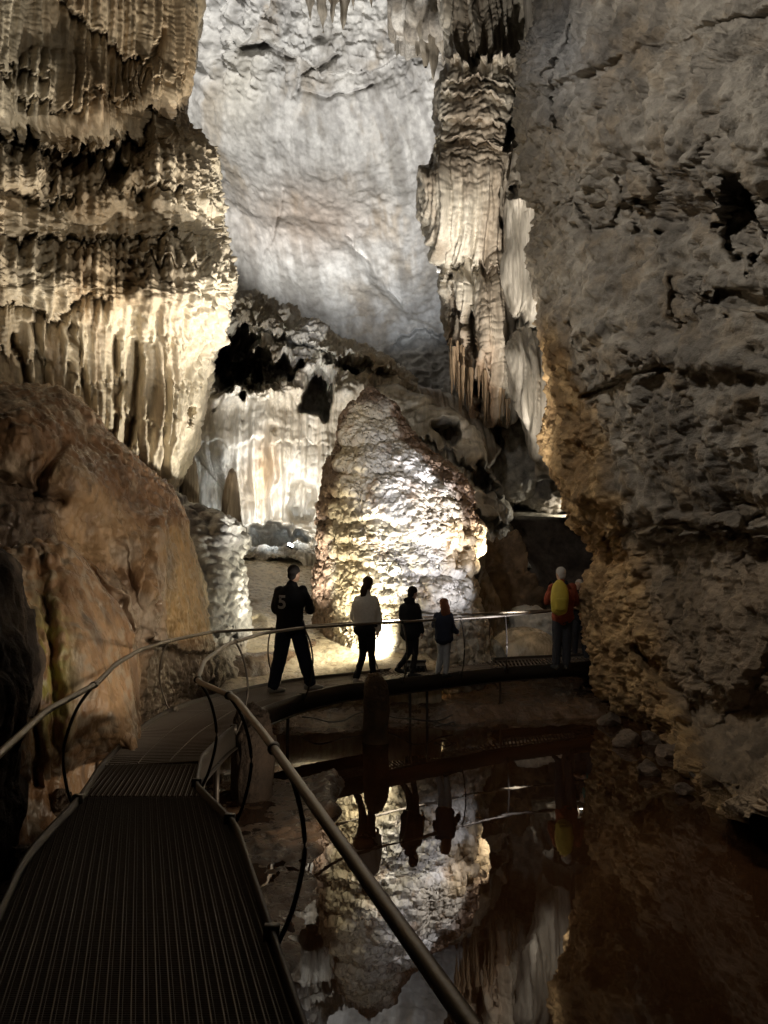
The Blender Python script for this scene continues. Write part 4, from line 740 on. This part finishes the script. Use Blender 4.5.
# stone stubs in the pool
def stub(x, y0, ybase, w, s, lb, col):
    b = G(x, ybase, WZ); t = V(x, y0, b.y); r = w/2/FOC*b.y; z0 = WZ-.35; hh = (t.z-z0)/2
    return lump('stone_stump', (b.x, b.y, (t.z+z0)/2), (r, r, hh), M_rough, col, s, amp=.3, rough=.14, top=.4, nv=110, nu=90, f=1.3, label=lb, cat='stone stump')
stub(376, 673, 742, 25, 501, 'brown rounded stone stump rising from the pool in front of the footbridge', (.13, .085, .05))
stub(252, 703, 797, 40, 502, 'dark stone stump tucked inside the walkway bend', (.045, .032, .024))
# lamps that stand in the scene
M_black = plain('black_plastic', (.012, .012, .013), .5)
mg, nt, b = principled('lamp_glass'); b.inputs['Base Color'].default_value = (.9, .95, 1, 1); b.inputs['Emission Color'].default_value = (.85, .93, 1, 1); b.inputs['Emission Strength'].default_value = 40
def floodlight(loc, rot, s, label, lit=None):
    r = empty('floodlight', loc, label, 'floodlight', 'floodlights that light the cave'); r.rotation_euler = rot
    body = link('housing', trimesh('housing', [boxv((0, 0, .02*s), .30*s, .22*s, .09*s), boxv((0, 0, .075*s), .34*s, .26*s, .02*s)]+[boxv((-.12*s+.06*s*k, 0, -.04*s), .012*s, .2*s, .05*s) for k in range(5)], False), M_black, r)
    link('lens', trimesh('lens', [boxv((0, 0, .088*s), .28*s, .2*s, .006*s)], False), lit or M_steel, r)
    link('bracket', trimesh('bracket', [boxv((-.18*s, 0, -.02*s), .01*s, .04*s, .18*s), boxv((.18*s, 0, -.02*s), .01*s, .04*s, .18*s), boxv((0, 0, -.11*s), .37*s, .04*s, .01*s)], False), M_black, r)
    return r
floodlight(V(246, 546.5, 17.8), (math.radians(40), math.radians(25), math.radians(10)), .5, 'small glowing white lamp on the dark floor at the foot of the alcove', mg).location = V(290, 546, 18.4)
e = V(415, 664, 12.65); floodlight((e.x, e.y, .02), (math.radians(-50), 0, math.radians(15)), 1.1, 'black floodlight housing on the bridge just right of the boy')
# cable looped on the mud
pts = [G(300+i*14, 722+5*math.sin(i*.9), WZ+.14) for i in range(12)]
cable = tubeobj('cable', [Vn(p.x, p.y+.3, WZ+.16+.03*math.sin(i*1.7)) for i, p in enumerate(pts)], .012, M_black, m=120, seg=8); tag(cable, 'black cable trailing over the wet mud under the footbridge', 'cable')
c0 = G(445, 727, WZ+.1); loop = tubeobj('cable', [Vn(c0.x+.16*math.cos(a), c0.y+.1*math.sin(a), WZ+.14+.02*math.sin(3*a)) for a in np.linspace(0, 6.1, 14)], .012, M_black, m=80, seg=8); tag(loop, 'small coiled ring of cable lying at the water edge', 'cable')
# path beyond the bridge
X = np.stack(np.meshgrid(np.linspace(3.6, 8.5, 60), np.linspace(21, 13.6, 80)), -1); z = -.12+.05*fbm(np.concatenate([X, 0*X[..., :1]], -1).astype(F32)*2, 4, 3)
o = link('path', npmesh('path', np.concatenate([X, z[..., None]], -1), gridq(80, 60), np.full((80*60, 3), .12)), M_mud); tag(o, kind='structure')
# ================================================================== PEOPLE
def cloth(name, c, rough=.85, var=.2): return plain(name, c, rough, 0, .2, .3, 30, var)
M_skin = plain('skin', (.42, .26, .18), .5, 0, .4)
def lofted(pts, rad, side=(1, 0, 0), seg=20, m=None):
    """closed tapered tube with elliptical sections, rounded ends: rad = [(a, b)] a along side, b across"""
    p = np.array([list(v) for v in pts], float); r = np.array([(q, q) if not hasattr(q, '__len__') else q for q in rad], float)
    m = m or 6*len(p); pp = spl(p, m); rr = np.clip(spl(r, m), .004, None)
    t = np.gradient(pp, axis=0); t /= np.linalg.norm(t, axis=1, keepdims=True)+1e-9
    s = np.array(side, float)[None]-t*(t@np.array(side, float))[:, None]; s /= np.linalg.norm(s, axis=1, keepdims=True)+1e-9; b = np.cross(t, s)
    cap = 5; L = []; a0 = np.linspace(0, math.pi/2, cap, endpoint=False)
    for a in a0: L.append((pp[0]-t[0]*rr[0].min()*math.cos(a), rr[0]*max(math.sin(a), .05), s[0], b[0]))
    for i in range(m): L.append((pp[i], rr[i], s[i], b[i]))
    for a in a0[::-1]: L.append((pp[-1]+t[-1]*rr[-1].min()*math.cos(a), rr[-1]*max(math.sin(a), .05), s[-1], b[-1]))
    th = np.linspace(0, 2*math.pi, seg, endpoint=False)
    X = np.array([[c+q[0]*math.cos(x)*ss+q[1]*math.sin(x)*bb for x in th] for c, q, ss, bb in L]); n = len(L)*seg
    v = np.vstack([X.reshape(-1, 3), X[0].mean(0), X[-1].mean(0)]); k = np.arange(seg); o = (len(L)-1)*seg
    return v, gridq(len(L), seg, True), np.vstack([np.stack([(k+1) % seg, k, np.full(seg, n)], 1)[:, [1, 0, 2]], np.stack([o+(k+1) % seg, o+k, np.full(seg, n+1)], 1)])
def ball(c, r, rot=None, seg=20):
    th = np.linspace(0, 2*math.pi, seg, endpoint=False); ph = np.linspace(.05, math.pi-.05, 14)
    X = np.stack([r[0]*np.sin(ph)[:, None]*np.cos(-th), r[1]*np.sin(ph)[:, None]*np.sin(-th), np.repeat(r[2]*np.cos(ph)[:, None], seg, 1)], -1).reshape(-1, 3)
    if rot is not None: X = X@np.array(rot).T
    n = len(X); c = np.array(list(c)); v = np.vstack([X, [X[:seg].mean(0)], [X[-seg:].mean(0)]])+c; k = np.arange(seg); o = 13*seg
    return v, gridq(14, seg, True), np.vstack([np.stack([k, (k+1) % seg, np.full(seg, n)], 1)[:, [1, 0, 2]], np.stack([o+k, o+(k+1) % seg, np.full(seg, n+1)], 1)])
def fused(name, parts, mat, parent, vox=.011, sm_=4, wr=0., seed=0):
    me = trimesh(name, parts); bm = bmesh.new(); bm.from_mesh(me); bmesh.ops.recalc_face_normals(bm, faces=bm.faces[:]); bm.to_mesh(me); bm.free()
    tmp = bpy.data.objects.new('tmp', me); C.objects.link(tmp)
    md = tmp.modifiers.new('r', 'REMESH'); md.mode = 'VOXEL'; md.voxel_size = vox; md.use_smooth_shade = True
    ms = tmp.modifiers.new('s', 'SMOOTH'); ms.iterations = sm_; ms.factor = .5
    dg = bpy.context.evaluated_depsgraph_get(); out = bpy.data.meshes.new_from_object(tmp.evaluated_get(dg)); bpy.data.objects.remove(tmp); bpy.data.meshes.remove(me)
    if wr:
        n = len(out.vertices); co = np.zeros(n*3, F32); out.vertices.foreach_get('co', co); co = co.reshape(-1, 3); nn = np.zeros(n*3, F32); out.vertices.foreach_get('normal', nn); nn = nn.reshape(-1, 3)
        f = fbm(sc(co, 9, 9, 5)+2.*noise(co*4, seed)[:, None], 3, seed, .5, True); co = co+nn*(wr*f)[:, None]; out.vertices.foreach_set('co', co.astype(F32).ravel()); out.update()
    out.name = name; out.materials.clear(); out.polygons.foreach_set('use_smooth', [True]*len(out.polygons))
    o = bpy.data.objects.new(name, out); C.objects.link(o); out.materials.append(mat); o.parent = parent; return o
def hand_parts(w, d, palm, s=1.):
    """w wrist, d finger direction, palm = palm normal"""
    d = d.normalized(); palm = (palm-d*palm.dot(d)).normalized(); sd = d.cross(palm); out = [lofted([w, w+d*.05*s, w+d*.085*s], [(.022*s, .016*s), (.038*s, .016*s), (.036*s, .014*s)], sd)]
    for k, (ln, of) in enumerate(((.068, -.028), (.078, -.0095), (.074, .0095), (.058, .027))):
        b = w+d*.08*s+sd*of*s; out.append(lofted([b, b+d*ln*.45*s+palm*.006*s, b+d*ln*.75*s+palm*.022*s, b+d*ln*.88*s+palm*.04*s], [.0095*s, .009*s, .0085*s, .0075*s], sd, 8))
    b = w+d*.025*s-sd*.026*s; out.append(lofted([b, b+(d*.6-sd*.8)*.035*s, b+(d*.9-sd*.55)*.06*s+palm*.01*s], [.013*s, .011*s, .009*s], palm, 8)); return out
def person(px, dd, hgt, J, label, look=(0, 1, 0), nod=0., mats=None, feet=(), hair='short', wide=1., sleeves=1., sx=(1, 0, 0), jacket_low=.0, hood=False, z0=.003, vox=.011):
    """J: joints in metres for a 1.75 m adult seen from the camera (x right, y away, z up)"""
    k = hgt/1.75; g = V(px, 600, dd); root = empty('person', (g.x, dd, z0), label, 'person')
    j = {n: Vector(v)*k for n, v in J.items()}; S = Vector(sx).normalized(); W = wide
    B = [lofted([j['pel'], j['che'], j['nek']], [(.15*k, .10*k), (.17*k, .11*k), (.06*k, .06*k)], S), lofted([j['nek']-Vector((0, 0, .05*k)), j['hed']], [.055*k, .05*k])]
    F = Vector(look).normalized(); F = Vector((F.x, F.y, -nod)).normalized(); Rt = F.cross(Vector((0, 0, 1))).normalized(); U = Rt.cross(F).normalized(); R3 = np.array([list(Rt), list(F), list(U)]).T
    hs = .93 if hgt > 1.5 else 1.03; c = j['hed']; hk = k*hs/.93
    def hp(x, y, z): return c+(Rt*x+F*y+U*z)*hk
    B += [ball(hp(0, -.012, .02), (.077*hk, .095*hk, .10*hk), R3), ball(hp(0, .03, -.035), (.058*hk, .062*hk, .075*hk), R3), ball(hp(0, .094, -.012), (.011*hk, .02*hk, .022*hk), R3, 10), ball(hp(0, .08, -.055), (.026*hk, .012*hk, .01*hk), R3, 10), ball(hp(0, .082, .018), (.05*hk, .012*hk, .01*hk), R3, 10), ball(hp(0, .07, -.088), (.02*hk, .018*hk, .014*hk), R3, 10)]
    for sg in (-1, 1): B.append(ball(hp(sg*.078, -.005, -.005), (.01*hk, .02*hk, .032*hk), R3, 10))
    for s_ in 'LR':
        B.append(lofted([j['sh'+s_], j['el'+s_], j['wr'+s_]], [.05*k, .038*k, .026*k]))
        fd = j['wr'+s_]-j['el'+s_]; fd = fd.normalized()+Vector((0, 0, -.3)); B += hand_parts(j['wr'+s_]-fd.normalized()*.01, fd, Vector((-.5 if s_ == 'R' else .5, .3, 0)), k)
        B.append(lofted([j['hi'+s_], j['kn'+s_], j['an'+s_]], [.085*k, .055*k, .038*k]))
    body = fused('body', B, M_skin, root, vox*.75, 2)
    jk, pt, sh, hr = mats[:4]
    lo = j['pel']+Vector((0, 0, (-.06-jacket_low)*k)); T = [lofted([lo, j['pel']+Vector((0, 0, .06*k)), j['che'], j['che'].lerp(j['nek'], .55), j['nek']+Vector((0, 0, .0*k))], [(.185*k*W, .135*k*W), (.175*k*W, .13*k*W), (.205*k*W, .14*k*W), (.17*k, .12*k), (.075*k, .075*k)], S)]
    for s_ in 'LR':
        w_ = j['el'+s_].lerp(j['wr'+s_], .92*sleeves if sleeves > .5 else 0)
        T.append(lofted([j['sh'+s_], j['el'+s_], w_], [.064*k*W, .058*k*W, .047*k*W]))
    if hood: T.append(ball(j['nek']-F*.06*k+Vector((0, 0, .01)), (.11*k, .08*k, .07*k)))
    fused('jacket', T, jk, root, vox, 2, .012, 3)
    Tr = [lofted([j['pel']+Vector((0, 0, .1*k)), j['pel']-Vector((0, 0, .08*k))], [(.155*k, .115*k), (.165*k, .125*k)], S)]; q = mats[4] if len(mats) > 4 else 1.
    for s_ in 'LR': Tr.append(lofted([j['hi'+s_], j['kn'+s_], j['an'+s_]+Vector((0, 0, .015*k))], [.10*k*(.6+.4*q), .072*k*q, .058*k*q], S))
    fused('trousers', Tr, pt, root, vox, 2, .010, 4)
    for s_, td in zip('LR', feet):
        a = j['an'+s_]; td = Vector(td).normalized(); h0 = a.z-.055*k; p0 = Vector((a.x, a.y, h0)); sd = td.cross(Vector((0, 0, 1)))
        fused('shoe', [lofted([p0-td*.06*k, p0+td*.05*k+Vector((0, 0, .0)), p0+td*.17*k+Vector((0, 0, -.012*k))], [(.038*k, .045*k), (.046*k, .042*k), (.040*k, .026*k)], sd), lofted([p0-td*.02*k, a+Vector((0, 0, .02*k))], [.045*k, .045*k])], sh, root, .009, 2)
    if hair == 'short': Hh = [ball(hp(0, -.026, .045), (.085*hk, .094*hk, .088*hk), R3), ball(hp(0, -.06, -.02), (.07*hk, .045*hk, .07*hk), R3)]
    elif hair == 'pony': Hh = [ball(hp(0, -.026, .042), (.086*hk, .098*hk, .09*hk), R3), ball(hp(0, -.06, -.03), (.074*hk, .05*hk, .08*hk), R3), lofted([hp(0, -.1, -.02), hp(-.02, -.12, -.12), hp(-.04, -.10, -.24), hp(-.05, -.08, -.34)], [(.05*hk, .04*hk), (.06*hk, .04*hk), (.045*hk, .03*hk), (.015*hk, .012*hk)], Rt)]
    elif hair == 'long': Hh = [ball(hp(0, -.02, .04), (.092*hk, .102*hk, .095*hk), R3), lofted([hp(0, -.04, .03), hp(0, -.06, -.10), hp(0, -.07, -.22), hp(0, -.06, -.31)], [(.09*hk, .07*hk), (.11*hk, .07*hk), (.105*hk, .06*hk), (.06*hk, .035*hk)], Rt)]
    else: Hh = None
    if Hh: fused('hair', Hh, hr, root, .01, 2, .004, 9)
    return root, j, k, (hp, Rt, F, U, R3, hk)
M_bk = cloth('black_cloth', (.012, .012, .014)); M_navy = cloth('navy_denim', (.018, .022, .04)); M_white = cloth('off_white_fleece', (.72, .69, .64)); M_leg = cloth('black_leggings', (.015, .014, .016))
M_hairb = cloth('brown_hair', (.045, .028, .018)); M_hairk = cloth('dark_hair', (.012, .009, .008)); M_hairr = cloth('auburn_hair', (.12, .045, .022)); M_shoe = cloth('pale_shoe', (.38, .36, .33)); M_dshoe = cloth('dark_shoe', (.03, .03, .03))
M_red = cloth('rust_red_jacket', (.20, .045, .022)); M_grey = cloth('light_grey_trousers', (.30, .31, .33)); M_olive = cloth('mustard_olive_nylon', (.42, .33, .05), .6); M_teal = cloth('teal_fleece', (.05, .17, .15)); M_gh = cloth('grey_hair', (.38, .36, .33)); M_dpant = cloth('charcoal_trousers', (.03, .03, .035))
# man with the number on his back
r, j, k, hd = person(291.5, 10.55, 1.76, dict(pel=(-.02, 0, .96), che=(-.02, 0, 1.28), nek=(.0, .0, 1.47), hed=(.035, .03, 1.63), shL=(-.17, 0, 1.40), elL=(-.235, .10, 1.14), wrL=(-.12, .30, 1.10), shR=(.15, .04, 1.40), elR=(.255, .12, 1.14), wrR=(.20, .33, 1.12),
    hiL=(-.09, 0, .92), hiR=(.07, .03, .92), knL=(-.15, .0, .50), knR=(.16, .12, .50), anL=(-.23, -.06, .085), anR=(.25, .22, .085)), 'person mid stride in black jacket with pale number on the back and wide navy trousers', (.5, .85, 0), .1,
    (M_bk, M_navy, M_shoe, M_hairk, 1.35), ((.75, .65, 0), (1, .35, 0)), 'short', 1.05, sx=(1, .25, 0))
tx = bpy.data.curves.new('number', 'FONT'); tx.body = '5'; tx.size = .26; tx.extrude = .004; tx.align_x = 'CENTER'; tx.align_y = 'CENTER'; tx.offset = .006
to = bpy.data.objects.new('tmp', tx); C.objects.link(to); to.location = (-.115, -.19, 1.24); to.rotation_euler = (math.radians(90), 0, math.radians(-14))
bpy.context.view_layer.update(); dg = bpy.context.evaluated_depsgraph_get(); me = bpy.data.meshes.new_from_object(to.evaluated_get(dg)); me.transform(to.matrix_world); bpy.data.objects.remove(to)
# wrap the print on to the back
jm = [c for c in r.children if c.name.startswith('jacket')][0]; bm = bmesh.new(); bm.from_mesh(me); bmesh.ops.subdivide_edges(bm, edges=bm.edges[:], cuts=3, use_grid_fill=True); bm.to_mesh(me); bm.free()
from mathutils.bvhtree import BVHTree
bt = BVHTree.FromPolygons([v.co for v in jm.data.vertices], [p.vertices[:] for p in jm.data.polygons])
for v in me.vertices:
    h = bt.ray_cast(Vector((v.co.x, -1, v.co.z)), Vector((0, 1, 0)))
    if h[0]: v.co.y = h[0].y-(.005 if v.co.y < -.19 else .001)
M_num = plain('printed_number', (.34, .34, .34), .8); num = link('back_number', me, None, r); me.materials.clear(); me.materials.append(M_num)
# woman
r, j, k, hd = person(366, 11.35, 1.60, dict(pel=(-.01, 0, .95), che=(-.01, 0, 1.26), nek=(.0, .0, 1.46), hed=(.035, .05, 1.62), shL=(-.13, 0, 1.36), elL=(-.205, .06, 1.08), wrL=(-.13, .20, .98), shR=(.13, .02, 1.36), elR=(.20, .04, 1.08), wrR=(.20, .09, .84),
    hiL=(-.07, 0, .90), hiR=(.07, .02, .90), knL=(-.05, .06, .48), knR=(.09, .10, .49), anL=(-.16, -.06, .08), anR=(.12, .20, .08)), 'person with long tied hair in an oversized off white sweatshirt and black leggings', (.35, .93, 0), .2,
    (M_white, M_leg, M_shoe, M_hairb, .85), ((.5, .85, 0), (.7, .7, 0)), 'pony', 1.1, sx=(1, .15, 0), jacket_low=-.02)
hb = fused('waist_bag', [ball((-.02*1, -.14, .80), (.17, .08, .095)), lofted([(-.17, -.05, .86), (0, -.14, .84), (.16, -.04, .86)], [.022, .03, .022])], M_bk, None, .01, 3, .004, 2)
g = V(366, 600, 11.35); hb.location = (g.x, 11.35, 0); hb.name = 'waist_bag'; tag(hb, 'small black waist bag worn over the off white sweatshirt', 'bag')
# boy
person(411, 12.0, 1.42, dict(pel=(-.02, 0, .95), che=(-.03, 0, 1.27), nek=(.0, .02, 1.46), hed=(.04, .06, 1.62), shL=(-.14, 0, 1.37), elL=(-.16, .06, 1.10), wrL=(-.10, .18, 1.0), shR=(.12, .03, 1.36), elR=(.17, .0, 1.08), wrR=(.215, .04, .86),
    hiL=(-.06, 0, .90), hiR=(.06, .02, .90), knL=(-.04, .06, .48), knR=(.08, .02, .48), anL=(-.24, .20, .15), anR=(.02, .02, .08)), 'child with short dark hair and a long dark jacket, one foot trailing, looking down', (.6, .75, 0), .35,
    (M_bk, M_leg, M_dshoe, M_hairk, .85), ((.8, .4, -.3), (.9, .3, 0)), 'short', 1.08, sx=(1, .3, 0), jacket_low=.06, hood=True)
# girl
person(443.5, 12.0, 1.25, dict(pel=(.0, 0, .93), che=(.0, 0, 1.24), nek=(.0, .0, 1.44), hed=(.0, .03, 1.60), shL=(-.14, .02, 1.35), elL=(-.21, .08, 1.12), wrL=(-.16, .20, 1.30), shR=(.14, .02, 1.35), elR=(.22, .0, 1.06), wrR=(.31, .10, .98),
    hiL=(-.06, 0, .90), hiR=(.07, .0, .90), knL=(-.06, .08, .48), knR=(.07, .02, .48), anL=(-.13, .10, .08), anR=(.04, .0, .08)), 'child with long auburn hair, navy jacket and pale grey trousers leaning at the railing', (-.55, .8, 0), .05,
    (M_navy, M_grey, M_dshoe, M_hairr, 1.), ((-.5, .8, 0), (.8, .5, 0)), 'long', 1.12, sx=(1, -.2, 0), jacket_low=.02)
# man with backpack
r, j, k, hd = person(562.5, 12.9, 1.74, dict(pel=(.0, 0, .95), che=(.0, 0, 1.28), nek=(-.01, .02, 1.47), hed=(-.01, .07, 1.63), shL=(-.17, 0, 1.41), elL=(-.24, .12, 1.16), wrL=(-.14, .33, 1.20), shR=(.18, .02, 1.41), elR=(.25, .10, 1.14), wrR=(.18, .32, 1.14),
    hiL=(-.08, 0, .92), hiR=(.08, .0, .92), knL=(-.10, .04, .50), knR=(.07, .03, .50), anL=(-.12, .04, .085), anR=(.05, .02, .085)), 'person with cropped grey hair in rust red jacket, seen from behind at the bridge end', (-.25, .95, 0), .05,
    (M_red, M_dpant, M_dshoe, M_gh, 1.1), ((-.2, .95, 0), (.25, .95, 0)), 'short', 1.05)
g = V(562.5, 600, 12.9); bp_ = empty('backpack', (g.x-.04, 12.9-.02, .0), 'mustard yellow backpack worn on the red jacket', 'backpack'); bp_.location.z = .003
fused('bag', [lofted([(-.07, -.22, 1.02), (-.07, -.25, 1.2), (-.06, -.22, 1.40), (-.05, -.18, 1.47)], [(.135, .09), (.15, .11), (.13, .10), (.08, .06)])], M_olive, bp_, .011, 3, .006, 5)
fused('pocket', [lofted([(-.07, -.31, 1.05), (-.07, -.335, 1.2)], [(.10, .045), (.10, .04)])], M_olive, bp_, .01, 2, .004, 6)
for sx_ in (-.15, .09): fused('strap', [lofted([(sx_*.8, -.16, 1.46), (sx_, -.03, 1.51), (sx_*1.1, .10, 1.42), (sx_*1.1, .14, 1.25)], [(.028, .012)]*4)], M_bk, bp_, .009, 1)
# two more visitors beyond
Js = dict(pel=(.0, 0, .95), che=(.0, 0, 1.28), nek=(.0, .0, 1.47), hed=(.0, -.01, 1.63), shL=(-.17, 0, 1.40), elL=(-.22, -.05, 1.14), wrL=(-.08, -.25, 1.14), shR=(.17, .0, 1.40), elR=(.22, -.05, 1.14), wrR=(.05, -.25, 1.12), hiL=(-.08, 0, .92), hiR=(.08, .0, .92), knL=(-.10, -.02, .50), knR=(.09, -.02, .50), anL=(-.12, .0, .085), anR=(.12, .02, .085))
person(579, 15.4, 1.60, Js, 'person in dark clothes half hidden behind the rust red jacket', (-.6, -.6, 0), .1, (M_bk, M_dpant, M_dshoe, M_gh, 1.), ((-.5, -.8, 0), (.3, -.9, 0)), 'short', 1., z0=-.1, sleeves=.3)
person(592, 14.7, 1.72, Js, 'person in a teal fleece mostly hidden behind the orange wall edge', (-.8, .4, 0), .1, (M_teal, M_dpant, M_dshoe, M_hairb, 1.), ((-.5, .8, 0), (-.3, .9, 0)), 'short', 1., z0=-.1)
# ================================================================== LIGHTS
def spot(name, loc, aim, watt, col, ang=90, blend=.6, r=.12):
    l = bpy.data.lights.new(name, 'SPOT'); l.energy = watt; l.color = col; l.spot_size = math.radians(ang); l.spot_blend = blend; l.shadow_soft_size = r
    o = bpy.data.objects.new(name, l); C.objects.link(o); loc = Vector(loc); o.location = loc
    o.rotation_euler = (Vector(aim)-loc).to_track_quat('-Z', 'Y').to_euler(); return o
WARM = (1, .78, .5); NEUT = (1, .92, .8); COOL = (.84, .92, 1.)
spot('stalagmite_light', (.9, 13.0, -.1), V(405, 560, 14.2), 170, (1, .82, .5), 150, .5, .06)
spot('stalagmite_light', (2.6, 11.6, -.3), V(400, 445, 14.4), 780, (.97, .95, 1), 60, .9, .05)
spot('stalagmite_light', (2.75, 11.5, -.3), V(382, 425, 14.8), 2600, (.97, .95, 1), 24, .8, .05)  # extra narrow spot, added to brighten the top
spot('stalagmite_light', (-.45, 12.3, -.1), V(375, 430, 14.4), 750, (1, .9, .66), 80, .7, .05)
spot('stalagmite_light', (.9, 5.6, -.66), (0.0, 14.3, 4.15), 2400, (.95, .95, 1), 15, .5, .05)  # unseen frontal spot added low in the pool, lifts the upper half
spot('stalagmite_light', V(478, 655, 13.9), V(525, 645, 15), 45, (1, .9, .7), 100, .8, .05)  # small added spot, brightens the pale dome beside the stalagmite
spot('flowstone_light', (1.0, 12.9, .1), V(30, 80, 11.6), 3900, (1, .92, .78), 60, 1., .08)
spot('flowstone_light', (.6, 9., -.5), V(60, 50, 11.8), 2300, (1, .91, .77), 44, .9, .15)  # added frontal fill for the upper left of the flowstone
spot('flowstone_light', V(262, 640, 13.2)+Vector((0, 0, .1)), V(205, 300, 13), 100, (1, .9, .68), 90, .7, .08)
spot('flowstone_light', (3.3, 6.5, 4.2), V(90, 215, 11.6), 650, (1, .9, .74), 42, 1., .2)  # fill added high on the right, lightens the dark middle tiers
spot('back_wall_lamp', V(345, 310, 23.5), V(345, 0, 28.5), 7600, (1, .96, .9), 112, 1., .15)
spot('back_wall_lamp', V(415, 335, 24.), V(390, 110, 30), 2000, (.92, .95, 1.), 110, 1., .15)
spot('pillar_light', (2.6, 13.6, 0.1), V(475, 120, 19), 4600, (1, .92, .8), 48, .8, .08)
spot('pillar_light', (1.2, 9.6, -.5), V(478, 110, 19), 6500, (1, .92, .8), 30, .8, .1)  # frontal fill added to lift the pillar's shadowed upper tiers
spot('alcove_light', V(291, 543, 18.0), V(275, 440, 19.5), 110, (.82, .92, 1), 150, .5, .05)
spot('alcove_light', V(250, 556, 17.3), V(270, 390, 20), 430, (1, .96, .9), 110, .7, .06)
spot('alcove_light', V(345, 570, 18.), V(330, 400, 20), 430, (1, .95, .86), 110, .7, .06)
spot('alcove_light', (-1.3, 12.5, 0.), V(300, 365, 20.5), 2600, (1, .96, .9), 34, .9, .06)  # unseen frontal spot added to brighten the upper shelf
spot('slope_lamp', V(395, 640, 12.9), V(270, 625, 14.5), 420, (1, .9, .66), 120, .8, .08)
spot('curtain_fill', V(500, 512, 19.6), V(512, 440, 21.5), 260, (1, .93, .82), 120, .8, .08)  # spot added only to brighten the grey rock curtain
spot('pool_fill', (3.5, 6.5, 3.2), (2.3, 5.3, -.75), 150, (1, .85, .65), 84, 1., .3)  # unseen spot added to bring up the brown of the water
spot('mound_fill', (3.6, 5., 3.4), (-3.8, 8.8, 1.6), 2700, (1, .82, .6), 46, .8, .6)  # front fill added for the left mounds, no fixture there
spot('mound_fill', (.2, 6.6, -.55), (-3.8, 8.6, 1.), 160, (1, .82, .6), 80, 1., .1)  # second added fill for the mounds, low over the pool
spot('wall_edge_lamp', (2.2, 15.6, .6), V(590, 480, 12.6), 420, (1, .74, .42), 110, .8, .1)
spot('ledge_fill', V(575, 508, 21.4), V(530, 516, 21.3), 60, (1, .92, .75), 150, .8, .05)  # small spot put in just to make the thin ledge bright
spot('right_wall_fill', (-2.5, 5.5, 9.), V(680, 170, 9), 1000, (1, .95, .87), 105, 1., .3)  # weak fill added for the wall, hangs in mid-air
spot('walkers_fill', (.9, -1.2, 3.3), (1., 12, .8), 160, (1, .88, .7), 40, 1., .15)  # weak fill added behind the camera for the walkers' backs
w = bpy.data.worlds.new('World'); bpy.context.scene.world = w; w.use_nodes = True; w.node_tree.nodes['Background'].inputs['Strength'].default_value = 0.
# ================================================================== CAMERA
cam = bpy.data.cameras.new('camera'); co = bpy.data.objects.new('camera', cam); C.objects.link(co)
cam.sensor_fit = 'VERTICAL'; cam.sensor_height = 24; cam.lens = 24*FOC/1024; cam.clip_start = .05; cam.clip_end = 500
co.location = (0, 0, H); co.rotation_euler = (math.pi/2+PITCH, 0, 0)
s = bpy.context.scene; s.camera = co
s.view_settings.view_transform = 'Standard'; s.view_settings.look = 'None'; s.view_settings.gamma = 1; s.view_settings.exposure = 0
s.cycles.max_bounces = 6; s.cycles.diffuse_bounces = 3; s.cycles.glossy_bounces = 3; s.cycles.use_denoising = True; s.cycles.sample_clamp_indirect = 4
